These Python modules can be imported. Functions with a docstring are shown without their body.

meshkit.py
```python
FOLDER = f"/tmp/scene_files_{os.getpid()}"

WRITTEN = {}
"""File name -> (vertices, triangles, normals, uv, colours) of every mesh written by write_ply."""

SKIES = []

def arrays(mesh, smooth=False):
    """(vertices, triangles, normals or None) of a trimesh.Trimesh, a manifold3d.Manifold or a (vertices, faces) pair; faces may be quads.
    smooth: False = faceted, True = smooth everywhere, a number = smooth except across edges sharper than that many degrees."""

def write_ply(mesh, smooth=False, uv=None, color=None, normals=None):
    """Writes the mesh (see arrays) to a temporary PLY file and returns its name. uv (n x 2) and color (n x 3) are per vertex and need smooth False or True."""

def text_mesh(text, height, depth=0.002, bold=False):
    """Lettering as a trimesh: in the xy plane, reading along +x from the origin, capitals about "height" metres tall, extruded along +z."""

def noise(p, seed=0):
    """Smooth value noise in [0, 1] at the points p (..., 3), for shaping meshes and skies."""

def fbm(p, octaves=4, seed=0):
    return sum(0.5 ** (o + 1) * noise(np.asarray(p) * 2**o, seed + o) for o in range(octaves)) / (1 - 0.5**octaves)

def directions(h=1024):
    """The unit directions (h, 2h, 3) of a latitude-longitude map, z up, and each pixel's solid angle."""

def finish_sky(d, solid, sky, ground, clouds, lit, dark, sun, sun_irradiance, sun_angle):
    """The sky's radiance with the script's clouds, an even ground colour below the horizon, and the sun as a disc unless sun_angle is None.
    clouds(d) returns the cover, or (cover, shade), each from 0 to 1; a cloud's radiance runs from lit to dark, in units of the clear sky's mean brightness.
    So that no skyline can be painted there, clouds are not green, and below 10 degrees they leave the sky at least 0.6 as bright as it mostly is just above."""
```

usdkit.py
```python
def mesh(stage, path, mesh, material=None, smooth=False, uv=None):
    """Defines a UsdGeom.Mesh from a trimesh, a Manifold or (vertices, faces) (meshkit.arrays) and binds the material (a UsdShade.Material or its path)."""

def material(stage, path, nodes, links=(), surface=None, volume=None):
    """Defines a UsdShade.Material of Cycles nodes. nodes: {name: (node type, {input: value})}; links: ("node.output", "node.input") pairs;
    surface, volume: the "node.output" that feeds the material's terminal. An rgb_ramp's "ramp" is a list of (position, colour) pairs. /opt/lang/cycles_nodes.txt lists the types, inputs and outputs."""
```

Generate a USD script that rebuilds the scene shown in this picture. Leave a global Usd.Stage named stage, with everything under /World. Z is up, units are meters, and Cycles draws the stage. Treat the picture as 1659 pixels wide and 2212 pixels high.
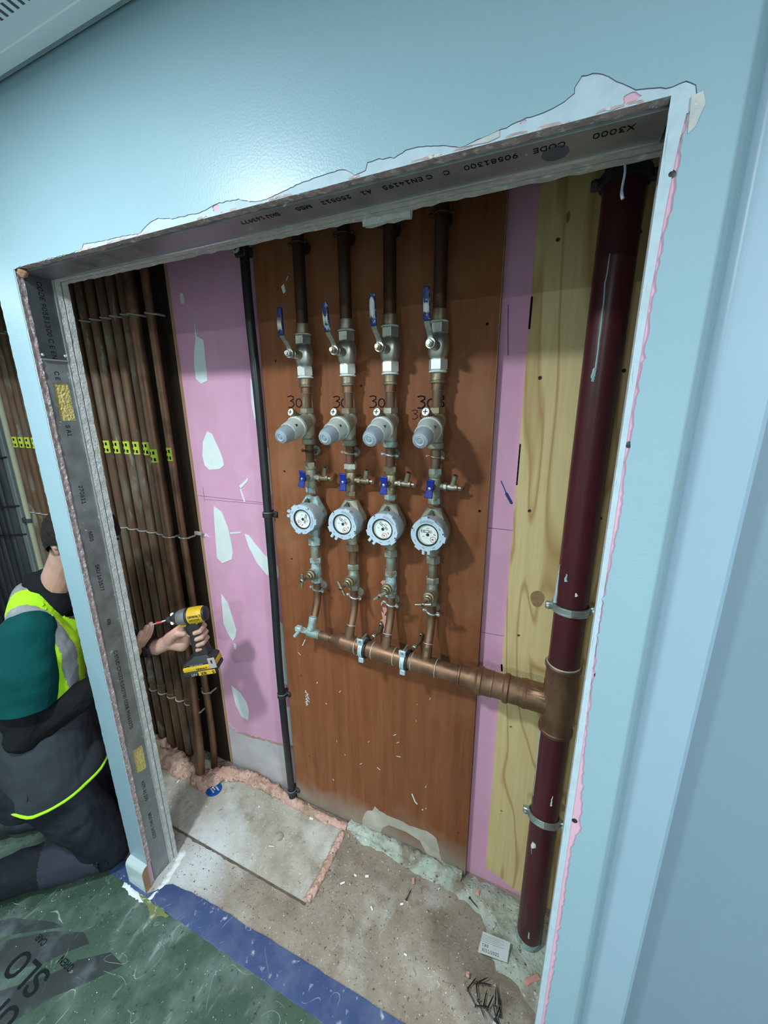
import math, random
import numpy as np, trimesh, manifold3d as m3
from shapely.geometry import Polygon, LineString, Point, box as sbox
from shapely.ops import unary_union
from shapely import affinity
import usdkit, meshkit
from pxr import Usd, UsdGeom, UsdLux, UsdShade, Gf, Sdf

random.seed(7); RNG = np.random.default_rng(7)
stage = Usd.Stage.CreateInMemory()
UsdGeom.SetStageUpAxis(stage, UsdGeom.Tokens.z); UsdGeom.SetStageMetersPerUnit(stage, 1.0)
UsdGeom.Xform.Define(stage, '/World')

# ------------------------------------------------------------------ camera
YAW, PITCH, ROLL, FPX = 0.41577, 0.26145, -0.0077, 847.99
CAM = np.array([1.24675, -0.6182, 1.74119])
_cy, _sy, _cp, _sp = math.cos(YAW), math.sin(YAW), math.cos(PITCH), math.sin(PITCH)
_f = np.array([-_sy*_cp, _cy*_cp, -_sp]); _r = np.array([_cy, _sy, 0.0]); _u = np.cross(_r, _f)
_r2 = _r*math.cos(ROLL)+_u*math.sin(ROLL); _u2 = -_r*math.sin(ROLL)+_u*math.cos(ROLL)
cam = UsdGeom.Camera.Define(stage, '/World/camera')
cam.AddTransformOp().Set(Gf.Matrix4d(*_r2, 0, *_u2, 0, *(-_f), 0, *CAM, 1))
cam.CreateHorizontalApertureAttr(36.0); cam.CreateVerticalApertureAttr(48.0)
cam.CreateFocalLengthAttr(FPX/1659*36.0)
cam.CreateClippingRangeAttr(Gf.Vec2f(0.02, 100))
cam.CreateExposureAttr(1.64)

# ------------------------------------------------------------------ light
LIGHT_COL = Gf.Vec3f(0.84, 0.97, 1.0)
def downlight(name, pos, power, radius):
    l = UsdLux.DiskLight.Define(stage, '/World/'+name)
    l.AddTranslateOp().Set(Gf.Vec3d(*pos))
    l.CreateRadiusAttr(radius); l.CreateIntensityAttr(power); l.CreateColorAttr(LIGHT_COL)
    return l
LAMPS = [((0.28, -0.77, 2.385), 198.0, 0.075), ((-1.75, -0.80, 2.385), 80.0, 0.075), ((2.30, -0.85, 2.385), 200.0, 0.075), ((0.9, -2.7, 2.385), 150.0, 0.09), ((-1.4, -2.7, 2.385), 110.0, 0.09), ((3.1, -2.7, 2.385), 200.0, 0.09)]  # first lamp inferred from cast shadows; side and far lamps unseen, added as fill
for i, (p, w, r) in enumerate(LAMPS): downlight('downlight_glow_%d' % i, p, w, r)
dome = UsdLux.DomeLight.Define(stage, '/World/ambient'); dome.CreateIntensityAttr(0.0)

# ------------------------------------------------------------------ naming, things, parts
_names = {}
def numbered(parent, name):
    k = parent+'/'+name; n = _names.get(k, 0); _names[k] = n+1
    return k if n == 0 else '%s_%03d' % (k, n)
class T:
    def __init__(s, path, loc): s.path, s.loc, s.prim = path, np.array(loc, float), stage.GetPrimAtPath(path)
def cd(prim, label=None, cat=None, group=None, kind=None):
    for k, v in (('label', label), ('category', cat), ('group', group), ('kind', kind)):
        if v: prim.SetCustomDataByKey(k, v)
def thing(name, label=None, cat=None, loc=(0, 0, 0), group=None, kind=None):
    p = numbered('/World', name)
    x = UsdGeom.Xform.Define(stage, p); x.AddTranslateOp().Set(Gf.Vec3d(*map(float, loc)))
    cd(x.GetPrim(), label, cat, group, kind)
    return T(p, loc)
def join(ms):
    ms = [tm(m) for m in ms]
    return trimesh.util.concatenate(ms) if len(ms) > 1 else ms[0]
def tm(m):
    if isinstance(m, trimesh.Trimesh): return m
    v, f, _ = meshkit.arrays(m); return trimesh.Trimesh(v, f, process=False)
def part(t, name, mesh, mat, smooth=40, label=None, kind=None):
    """mesh in world coordinates, made a child of thing t (or of a part)."""
    if isinstance(mesh, (list,)): mesh = join(mesh)
    m = tm(mesh).copy(); m.vertices = m.vertices - t.loc
    p = numbered(t.path, name)
    g = usdkit.mesh(stage, p, m, MATS[mat], smooth=smooth)
    cd(g.GetPrim(), label, None, None, kind)
    return T(p, t.loc)
def single(name, mesh, mat, label=None, cat=None, group=None, kind=None, smooth=40):
    if isinstance(mesh, (list,)): mesh = join(mesh)
    p = numbered('/World', name)
    m = tm(mesh).copy(); c = np.array([*m.bounds.mean(0)[:2], m.bounds[0][2]])
    m.vertices = m.vertices - c
    g = usdkit.mesh(stage, p, m, MATS[mat], smooth=smooth); g.AddTranslateOp().Set(Gf.Vec3d(*map(float, c)))
    cd(g.GetPrim(), label, cat, group, kind)
    return T(p, c)

# ------------------------------------------------------------------ mesh helpers
def unit(v): v = np.array(v, float); return v/np.linalg.norm(v)
def box(x0, x1, y0, y1, z0, z1):
    b = trimesh.creation.box([x1-x0, y1-y0, z1-z0]); b.apply_translation([(x0+x1)/2, (y0+y1)/2, (z0+z1)/2]); return b
def hull(pts): return trimesh.convex.convex_hull(np.array(pts))
def cbox(x0, x1, y0, y1, z0, z1, c=0.002):
    P = []
    for X, sx in ((x0, 1), (x1, -1)):
        for Y, sy in ((y0, 1), (y1, -1)):
            for Z, sz in ((z0, 1), (z1, -1)):
                P += [(X, Y+sy*c, Z+sz*c), (X+sx*c, Y, Z+sz*c), (X+sx*c, Y+sy*c, Z)]
    return hull(P)
def frame(d):
    d = unit(d); a = np.array([0, 0, 1.0]) if abs(d[2]) < .9 else np.array([1.0, 0, 0])
    u = unit(np.cross(a, d)); return u, np.cross(d, u), d
def lathe(prof, p0, d, n=24, ph=0.0):
    """prof: (radius, distance along d) pairs; closed with caps."""
    u, v, d = frame(d); p0 = np.array(p0, float)
    V, F = [], []; a = np.arange(n)*2*np.pi/n+ph
    ring = np.cos(a)[:, None]*u+np.sin(a)[:, None]*v
    for r, h in prof: V.append(p0+d*h+ring*max(r, 1e-5))
    V = np.vstack(V); k = len(prof)
    i = np.arange(n); j = (i+1) % n
    for q in range(k-1):
        a0, b0 = q*n, (q+1)*n
        F.append(np.stack([a0+i, a0+j, b0+j], 1)); F.append(np.stack([a0+i, b0+j, b0+i], 1))
    V = np.vstack([V, p0+d*prof[0][1], p0+d*prof[-1][1]])
    c0, c1 = len(V)-2, len(V)-1
    F.append(np.stack([np.full(n, c0), j, i], 1)); F.append(np.stack([np.full(n, c1), (k-1)*n+i, (k-1)*n+j], 1))
    return trimesh.Trimesh(V, np.vstack(F), process=False)
def rod(p0, p1, r, n=20, c=0.0):
    p0, p1 = np.array(p0, float), np.array(p1, float); L = np.linalg.norm(p1-p0)
    prof = [(r, 0), (r, L)] if c <= 0 else [(r-c, 0), (r, c), (r, L-c), (r-c, L)]
    return lathe(prof, p0, p1-p0, n)
def hexnut(p0, d, r, h, c=0.0015, ph=0.3): return lathe([(r-c, 0), (r, c), (r, h-c), (r-c, h)], p0, d, 6, ph)
def tube(pts, r, n=14, cap=True):
    pts = np.array(pts, float); k = len(pts); r = np.broadcast_to(np.array(r, float), (k,))
    t = np.gradient(pts, axis=0); t /= np.linalg.norm(t, axis=1, keepdims=True)
    u, v, _ = frame(t[0]); V, F = [], []
    a = np.arange(n)*2*np.pi/n
    for q in range(k):
        u = unit(u-t[q]*(u@t[q])); v = np.cross(t[q], u)
        V.append(pts[q]+r[q]*(np.cos(a)[:, None]*u+np.sin(a)[:, None]*v))
    V = np.vstack(V+[pts[:1], pts[-1:]]); i = np.arange(n); j = (i+1) % n
    for q in range(k-1):
        a0, b0 = q*n, (q+1)*n
        F += [np.stack([a0+i, a0+j, b0+j], 1), np.stack([a0+i, b0+j, b0+i], 1)]
    c0 = k*n
    F += [np.stack([np.full(n, c0), j, i], 1), np.stack([np.full(n, c0+1), (k-1)*n+i, (k-1)*n+j], 1)]
    return trimesh.Trimesh(V, np.vstack(F), process=False)
def spline(pts, n=40):
    from scipy.interpolate import CubicSpline
    pts = np.array(pts, float); s = np.r_[0, np.cumsum(np.linalg.norm(np.diff(pts, axis=0), axis=1))]
    return CubicSpline(s, pts)(np.linspace(0, s[-1], n))
def prism(poly, o, U, V, depth):
    """polygon in (u, v) mapped to o+u*U+v*V and given thickness along U x V."""
    U, V, o = np.array(U, float), np.array(V, float), np.array(o, float); N = np.cross(U, V)
    ms = []
    for g in getattr(poly, 'geoms', [poly]):
        if g.area < 1e-9: continue
        ms.append(trimesh.creation.extrude_polygon(g, abs(depth), engine='earcut'))
    m = join(ms); p = np.array(m.vertices); z = p[:, 2] if depth > 0 else p[:, 2]+depth
    m.vertices = o+p[:, :1]*U+p[:, 1:2]*V+z[:, None]*N
    return m
def wallpoly(poly, y, d): return prism(poly, (0, y, 0), (1, 0, 0), (0, 0, 1), d)   # (x,z) polygon; U x V = -y: d>0 comes towards the room
def floorpoly(poly, z, d): return prism(poly, (0, 0, z), (1, 0, 0), (0, 1, 0), d)
def ring(c, d, R, r, n=28, m=8, a0=0, a1=2*math.pi, sx=1.0):
    u, v, d = frame(d); A = np.linspace(a0, a1, n)
    return tube([np.array(c)+R*(math.cos(a)*u+math.sin(a)*v) for a in A], r, m)
def band(c, d, R, w, t, a0=0, a1=2*math.pi, n=32, u=None):
    """flat strap of width w and thickness t round axis d at radius R."""
    d = unit(d)
    if u is None: u, v, d = frame(d)
    else: u = unit(np.array(u, float)-d*(d@np.array(u, float))); v = np.cross(d, u)
    A = np.linspace(a0, a1, n); V, F = [], []
    for a in A:
        e = math.cos(a)*u+math.sin(a)*v
        for R_, h in ((R, -w/2), (R+t, -w/2), (R+t, w/2), (R, w/2)): V.append(np.array(c)+e*R_+d*h)
    for q in range(n-1):
        for k in range(4):
            a_, b_ = q*4+k, q*4+(k+1) % 4
            F += [(a_, a_+4, b_+4), (a_, b_+4, b_)]
    F += [(0, 1, 2), (0, 2, 3), (4*n-4, 4*n-2, 4*n-3), (4*n-4, 4*n-1, 4*n-2)]
    m = trimesh.Trimesh(np.array(V), np.array(F), process=False); m.fix_normals(); return m
def ball(c, r, sub=2, s=(1, 1, 1)):
    b = trimesh.creation.icosphere(sub, 1.0); b.vertices = b.vertices*np.array(s)*r+np.array(c); return b
def union(ms): return m3.Manifold.batch_boolean([man(m) for m in ms], m3.OpType.Add)
def man(m):
    if isinstance(m, m3.Manifold): return m
    m = trimesh.Trimesh(m.vertices, m.faces, process=True); m.merge_vertices(); m.fix_normals()
    return m3.Manifold(m3.Mesh(np.asarray(m.vertices, np.float32), np.asarray(m.faces, np.uint32)))
def rough(m, amp, sc, seed=0, edge=None):
    """push vertices along normals by noise."""
    m = m.copy(); n = m.vertex_normals
    d = meshkit.fbm(np.array(m.vertices)*sc, 3, seed)-.5
    m.vertices = m.vertices+n*(d*2*amp)[:, None]; return m
def ragged(pts, amp, step, seed, closed=False):
    """resample a polyline and jitter it."""
    rg = np.random.default_rng(seed); L = LineString(pts); n = max(2, int(L.length/step))
    P = np.array([L.interpolate(i/n, normalized=True).coords[0] for i in range(n+1)])
    P[1:-1] += rg.normal(0, amp, P[1:-1].shape); return [tuple(p) for p in P]
def strokes(lines, o, U, V, s, w, lift):
    """pen strokes: list of polylines in unit coordinates drawn on the plane o,U,V."""
    g = unary_union([LineString([(x*s, y*s) for x, y in l]).buffer(w/2, quad_segs=4) for l in lines])
    return prism(g.simplify(w*.08), o, U, V, lift)
def text(t, o, U, V, h, lift=0.0004, bold=False):
    m = meshkit.text_mesh(t, h, lift, bold); p = np.array(m.vertices)
    U, V = np.array(U, float), np.array(V, float)
    m.vertices = np.array(o, float)+p[:, :1]*U+p[:, 1:2]*V+p[:, 2:]*np.cross(U, V); return m

# ------------------------------------------------------------------ materials
MATS = {}
def mat(name, c1, c2=None, rough=.6, metal=0.0, sc=(1, 1, 1), ns=12, detail=4, lo=.35, hi=.65, bump=0.0, bs=60, bd=.002,
        c3=None, s3=6, lo3=.55, hi3=.62, sc3=(1, 1, 1), c4=None, s4=30, lo4=.62, hi4=.66, sc4=(1, 1, 1), coat=0.0, spec=.5, emit=None, dist=0.0, rvar=0.0, scr=None, base=None, spot=None, speck=None):
    """base colour between c1 and c2 by noise, then worn patches of c3 and c4 over it."""
    c2 = c2 or c1
    N = {'g': ('geometry', {}), 'p': ('principled_bsdf', {'roughness': rough, 'metallic': metal, 'coat_weight': coat, 'specular_ior_level': spec})}
    L = []
    def layer(k, s, sc_, lo_, hi_, dis=0.0, det=4):
        N['m'+k] = ('mapping', {'scale': sc_}); L.append(('g.position', 'm%s.vector' % k))
        N['n'+k] = ('noise_texture', {'scale': s, 'detail': det, 'roughness': .6, 'distortion': dis}); L.append(('m%s.vector' % k, 'n%s.vector' % k))
        N['r'+k] = ('map_range', {'from_min': lo_, 'from_max': hi_, 'to_min': 0.0, 'to_max': 1.0, 'clamp': True}); L.append(('n%s.fac' % k, 'r%s.value' % k))
    layer('a', ns, sc, lo, hi, dist, detail)
    N['ca'] = ('mix_color', {'a': c1, 'b': c2}); L.append(('ra.result', 'ca.fac')); last = 'ca.result'
    if c3 is not None:
        layer('b', s3, sc3, lo3, hi3); N['cb'] = ('mix_color', {'b': c3}); L += [(last, 'cb.a'), ('rb.result', 'cb.fac')]; last = 'cb.result'
    if c4 is not None:
        layer('c', s4, sc4, lo4, hi4); N['cc'] = ('mix_color', {'b': c4}); L += [(last, 'cc.a'), ('rc.result', 'cc.fac')]; last = 'cc.result'
    if scr:        # thin curved scuff lines: contour lines of a smooth noise, broken up by a second one
        col, ss, wd, k = scr
        N['sn'] = ('noise_texture', {'scale': ss, 'detail': 1.5, 'distortion': .5}); N['sk'] = ('math', {'math_type': 'multiply', 'value2': k}); N['sf'] = ('math', {'math_type': 'pingpong', 'value2': .5})
        N['sr'] = ('map_range', {'from_min': 0.0, 'from_max': wd, 'to_min': 1.0, 'to_max': 0.0, 'clamp': True}); N['s2'] = ('noise_texture', {'scale': ss*2.2, 'detail': 4}); N['s3'] = ('map_range', {'from_min': .52, 'from_max': .68, 'clamp': True})
        N['sm'] = ('math', {'math_type': 'multiply'}); N['sc'] = ('mix_color', {'b': col})
        L += [('g.position', 'sn.vector'), ('sn.fac', 'sk.value1'), ('sk.value', 'sf.value1'), ('sf.value', 'sr.value'), ('g.position', 's2.vector'), ('s2.fac', 's3.value'), ('sr.result', 'sm.value1'), ('s3.result', 'sm.value2'), (last, 'sc.a'), ('sm.value', 'sc.fac')]; last = 'sc.result'
    if base:       # settled dust on the lowest part: colour, height
        N['zx'] = ('separate_xyz', {}); N['zn'] = ('noise_texture', {'scale': 7.0, 'detail': 5}); N['za'] = ('math', {'math_type': 'multiply_add', 'value2': -.30, 'value3': base[1]+.15}); N['zd'] = ('math', {'math_type': 'subtract'})
        N['zr'] = ('map_range', {'from_min': -.06, 'from_max': .10, 'to_min': 0.0, 'to_max': .85, 'clamp': True}); N['zc'] = ('mix_color', {'b': base[0]})
        L += [('g.position', 'zx.vector'), ('g.position', 'zn.vector'), ('zn.fac', 'za.value1'), ('za.value', 'zd.value1'), ('zx.z', 'zd.value2'), ('zd.value', 'zr.value'), (last, 'zc.a'), ('zr.result', 'zc.fac')]; last = 'zc.result'
    if spot:       # a patch of settled dust: colour, centre, radius
        N['pd'] = ('vector_math', {'math_type': 'distance', 'vector2': spot[1]}); N['pn'] = ('noise_texture', {'scale': 9.0, 'detail': 8}); N['pa'] = ('math', {'math_type': 'multiply_add', 'value2': spot[2]*1.6})
        N['pr'] = ('map_range', {'from_min': spot[2]*1.0, 'from_max': spot[2]*2.0, 'to_min': .9, 'to_max': 0.0, 'clamp': True}); N['pc'] = ('mix_color', {'b': spot[0]})
        L += [('g.position', 'pd.vector1'), ('g.position', 'pn.vector'), ('pn.fac', 'pa.value1'), ('pd.value', 'pa.value3'), ('pa.value', 'pr.value'), (last, 'pc.a'), ('pr.result', 'pc.fac')]; last = 'pc.result'
    if speck:      # fine grit: dark and light specks
        for key, (col, s_, lo_, hi_) in zip('de', speck):
            N['q'+key] = ('noise_texture', {'scale': s_, 'detail': 3, 'roughness': .7}); N['w'+key] = ('map_range', {'from_min': lo_, 'from_max': hi_, 'clamp': True}); N['x'+key] = ('mix_color', {'b': col})
            L += [('g.position', 'q%s.vector' % key), ('q%s.fac' % key, 'w%s.value' % key), (last, 'x%s.a' % key), ('w%s.result' % key, 'x%s.fac' % key)]; last = 'x%s.result' % key
    L.append((last, 'p.base_color'))
    if rvar:
        N['rv'] = ('map_range', {'from_min': 0.0, 'from_max': 1.0, 'to_min': rough-rvar, 'to_max': rough+rvar, 'clamp': True})
        L += [('ra.result', 'rv.value'), ('rv.result', 'p.roughness')]
    if bump:
        N['bn'] = ('noise_texture', {'scale': bs, 'detail': 3}); L.append(('g.position', 'bn.vector'))
        N['bb'] = ('bump', {'strength': bump, 'distance': bd}); L += [('bn.fac', 'bb.height'), ('bb.normal', 'p.normal')]
    if emit: N['p'][1].update({'emission_color': emit[0], 'emission_strength': emit[1]})
    MATS[name] = usdkit.material(stage, '/World/Looks/'+name, N, L, surface='p.BSDF'); return name

mat('wall_paint', (.265, .395, .46), (.28, .415, .48), rough=.36, ns=2.5, bump=.25, bs=260, bd=.0012, spec=.45)
mat('wall_plain', (.74, .80, .82), rough=.7)
mat('torn_paper', (.39, .485, .55), (.45, .545, .61), rough=.8, ns=40, bump=.3, bs=300, bd=.001)
mat('pink_face', (.62, .34, .45), (.66, .39, .50), rough=.85, ns=8)
mat('pink_board', (.64, .325, .48), (.68, .365, .52), rough=.85, ns=5, c3=(.56, .33, .43), s3=3, lo3=.55, hi3=.8)
mat('gypsum_edge', (.34, .27, .27), (.52, .38, .38), rough=.95, ns=60, bump=.8, bs=140, bd=.004, c3=(.62, .60, .60), s3=90, lo3=.56, hi3=.62)
mat('gypsum_grey', (.42, .43, .42), (.54, .54, .53), rough=.95, ns=50, bump=.6, bs=160, bd=.003, c3=(.66, .67, .67), s3=70, lo3=.6, hi3=.66)
mat('filler', (.74, .80, .80), (.68, .74, .74), rough=.8, ns=18)
mat('zinc', (.22, .235, .245), (.31, .325, .335), rough=.5, metal=.7, ns=14, rvar=.08, c3=(.62, .60, .58), s3=45, lo3=.66, hi3=.72, c4=(.22, .20, .19), s4=7, lo4=.62, hi4=.75)
mat('zinc_dark', (.09, .10, .11), (.14, .155, .165), rough=.5, metal=.75, ns=10, c3=(.62, .62, .62), s3=70, lo3=.69, hi3=.72)
mat('zinc_bright', (.60, .64, .65), (.70, .74, .74), rough=.35, metal=.8, ns=30)
mat('ink', (.008, .008, .012), rough=.8, spec=.1)
mat('pencil', (.16, .13, .16), rough=.8)
mat('insulation', (.46, .36, .12), (.58, .47, .18), rough=1.0, ns=90, bump=1, bs=160, bd=.006)
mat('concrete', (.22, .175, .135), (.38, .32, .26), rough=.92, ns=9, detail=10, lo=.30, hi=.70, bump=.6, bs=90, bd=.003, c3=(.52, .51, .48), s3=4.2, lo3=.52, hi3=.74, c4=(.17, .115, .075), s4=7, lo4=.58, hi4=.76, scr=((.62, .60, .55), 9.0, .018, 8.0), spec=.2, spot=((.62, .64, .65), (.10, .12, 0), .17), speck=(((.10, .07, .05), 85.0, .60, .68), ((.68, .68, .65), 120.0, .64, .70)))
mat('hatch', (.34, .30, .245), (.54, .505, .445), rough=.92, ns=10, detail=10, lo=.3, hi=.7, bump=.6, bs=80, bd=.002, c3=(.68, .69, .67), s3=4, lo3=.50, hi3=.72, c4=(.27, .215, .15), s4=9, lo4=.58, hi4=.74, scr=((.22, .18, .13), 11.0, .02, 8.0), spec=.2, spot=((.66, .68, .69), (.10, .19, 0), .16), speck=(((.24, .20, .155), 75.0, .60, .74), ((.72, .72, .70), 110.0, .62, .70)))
mat('foam', (.52, .30, .24), (.68, .45, .38), rough=.9, ns=30, bump=.7, bs=110, bd=.004, c3=(.33, .225, .15), s3=9, lo3=.50, hi3=.66, spec=.2, speck=(((.22, .14, .10), 60.0, .60, .68), ((.74, .62, .56), 80.0, .63, .70)))
mat('mortar', (.34, .38, .32), (.52, .57, .50), rough=.95, ns=18, detail=8, bump=1.0, bs=90, bd=.005, c3=(.27, .235, .18), s3=11, lo3=.50, hi3=.64, spec=.2, speck=(((.13, .10, .07), 60.0, .60, .68), ((.66, .68, .64), 90.0, .62, .69)))
mat('brown_ply', (.185, .060, .022), (.26, .094, .039), rough=.6, spec=.25, sc=(1, 1, .06), ns=45, detail=6, lo=.3, hi=.7, c3=(.30, .13, .062), s3=3, lo3=.5, hi3=.75, c4=(.40, .24, .16), s4=34, lo4=.70, hi4=.76, sc4=(1, 1, .25), bump=.15, bs=120, bd=.001, base=((.30, .25, .20), .12))
mat('ply_dust', (.38, .33, .27), (.52, .49, .42), rough=.95, ns=12, detail=6)
mat('shaded_ply', (.014, .008, .0045), (.028, .016, .009), rough=.75, spec=.2, sc=(1, 1, .06), ns=45, detail=6)  # brown ply; the shadow of lintel and pier is put into its colour
mat('raw_edge', (.36, .25, .13), (.46, .33, .18), rough=.8, sc=(1, 1, .1), ns=60)
mat('skirting_gloss', (.46, .56, .57), (.50, .60, .61), rough=.3, ns=6)
mat('wood_end', (.26, .15, .08), (.34, .21, .12), rough=.8, ns=40)
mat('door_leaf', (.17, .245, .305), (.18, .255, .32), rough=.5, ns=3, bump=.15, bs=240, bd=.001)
mat('architrave', (.265, .375, .465), (.28, .39, .485), rough=.4, ns=3)
mat('ceiling_tile', (.80, .88, .93), rough=.9, ns=60)
mat('ceiling_trim', (.85, .92, .96), rough=.6)
mat('joint_dirt', (.10, .078, .058), (.16, .13, .10), rough=.95, ns=30)
mat('ceiling_gap', (.40, .46, .50), rough=.9)
mat('slot', (.10, .10, .12), rough=.9)
mat('lamp_glass', (.9, .95, 1), rough=.5, emit=((.84, .97, 1), 3.0))
mat('copper', (.20, .105, .062), (.29, .165, .10), rough=.5, metal=.7, sc=(1, 1, .35), ns=22, rvar=.1, c3=(.13, .07, .045), s3=9, lo3=.50, hi3=.68, c4=(.34, .36, .30), s4=60, lo4=.68, hi4=.75)
mat('copper_dull', (.115, .062, .034), (.17, .095, .055), rough=.6, metal=.45, sc=(1, 1, .3), ns=20, c3=(.20, .165, .12), s3=11, lo3=.5, hi3=.70, sc3=(1, 1, .35), c4=(.26, .26, .21), s4=22, lo4=.60, hi4=.70, sc4=(1, 1, .3))
mat('copper_dark', (.075, .036, .022), (.115, .058, .036), rough=.5, metal=.7, sc=(1, 1, .3), ns=20)
mat('brass', (.33, .27, .17), (.24, .19, .12), rough=.45, metal=.8, ns=26, c3=(.42, .42, .36), s3=16, lo3=.52, hi3=.66)
mat('brass_green', (.23, .22, .165), (.31, .305, .24), rough=.6, metal=.5, ns=24, c3=(.26, .38, .36), s3=24, lo3=.53, hi3=.64)
mat('verdigris', (.25, .37, .37), (.37, .51, .52), rough=.8, metal=.1, ns=34, c3=(.20, .165, .115), s3=26, lo3=.47, hi3=.60)
mat('nickel', (.40, .40, .34), (.52, .52, .46), rough=.36, metal=.85, ns=24, c3=(.30, .28, .22), s3=22, lo3=.58, hi3=.7)
mat('nickel_face', (.62, .64, .60), (.70, .72, .68), rough=.4, metal=.5, ns=24)
mat('ptfe', (.75, .78, .78), rough=.7)
mat('solder', (.50, .50, .44), (.58, .60, .55), rough=.5, metal=.5, ns=60)
mat('blue_grip', (.006, .024, .15), (.009, .032, .19), rough=.4, ns=20)
mat('blue_worn', (.007, .026, .15), (.010, .034, .19), rough=.45, ns=20, c3=(.42, .50, .58), s3=70, lo3=.57, hi3=.62)
mat('blue_tap', (.006, .018, .20), (.008, .024, .25), rough=.35, ns=20)
mat('prv_body', (.50, .54, .50), (.44, .48, .44), rough=.45, ns=20)
mat('prv_cap', (.26, .30, .34), (.30, .35, .39), rough=.3, ns=20, coat=.3)
mat('meter_grey', (.29, .32, .34), (.33, .36, .37), rough=.6, ns=24, c3=(.38, .37, .34), s3=7, lo3=.52, hi3=.7)
mat('meter_ring', (.46, .57, .66), (.42, .53, .62), rough=.5, ns=20)
mat('meter_print', (.22, .28, .34), rough=.6)
mat('meter_face', (.74, .80, .76), (.70, .77, .73), rough=.4, ns=20, coat=.6)
mat('meter_body', (.30, .28, .21), (.38, .36, .28), rough=.6, metal=.5, ns=20, c3=(.36, .48, .44), s3=12, lo3=.56, hi3=.68)
mat('black_rubber', (.018, .018, .020), rough=.6)
mat('black_pipe', (.008, .013, .016), (.022, .023, .027), rough=.32, sc=(1, 1, .2), ns=25)
mat('black_dusty', (.020, .023, .026), (.05, .055, .06), rough=.6, sc=(1, 1, .06), ns=40)
mat('red_print', (.45, .06, .08), rough=.6)
mat('red_soft', (.50, .20, .20), rough=.6)
mat('riser_paint', (.060, .012, .016), (.085, .018, .023), rough=.33, sc=(1, 1, .25), ns=8, c3=(.06, .017, .018), s3=5, lo3=.5, hi3=.7, c4=(.26, .17, .16), s4=60, lo4=.74, hi4=.77, sc4=(1, 1, .08), spec=.3)
mat('riser_drip', (.28, .50, .52), (.40, .56, .58), rough=.6, ns=50)
mat('galv', (.40, .46, .45), (.52, .58, .57), rough=.42, metal=.8, ns=30, c3=(.28, .26, .22), s3=26, lo3=.6, hi3=.7)
mat('galv_blue', (.46, .60, .66), (.54, .66, .72), rough=.5, metal=.4, ns=30, c3=(.40, .33, .26), s3=40, lo3=.62, hi3=.7)
mat('clip_bright', (.50, .54, .53), (.42, .44, .42), rough=.45, metal=.7, ns=40)
mat('clip_dusty', (.30, .28, .23), (.38, .36, .30), rough=.8, metal=.2, ns=40)
mat('label_yellow', (.52, .66, .03), (.46, .60, .03), rough=.5, ns=30)
mat('pvc_cream', (.36, .36, .24), (.42, .42, .29), rough=.5, sc=(1, 1, .2), ns=20)
mat('pvc_grey', (.16, .19, .20), (.22, .25, .26), rough=.5, sc=(1, 1, .2), ns=20)
mat('skin', (.40, .23, .175), (.48, .285, .22), rough=.55, ns=30, c3=(.56, .28, .24), s3=14, lo3=.55, hi3=.75)
mat('hair', (.010, .007, .006), (.018, .013, .010), rough=.8, spec=.2, ns=90)
mat('lime_cloth', (.42, .78, .012), (.36, .70, .010), rough=.75, ns=12, bump=.3, bs=25, bd=.01)
mat('reflective', (.24, .26, .27), (.30, .32, .33), rough=.5, metal=.2, ns=16, bump=.3, bs=25, bd=.01)
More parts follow.
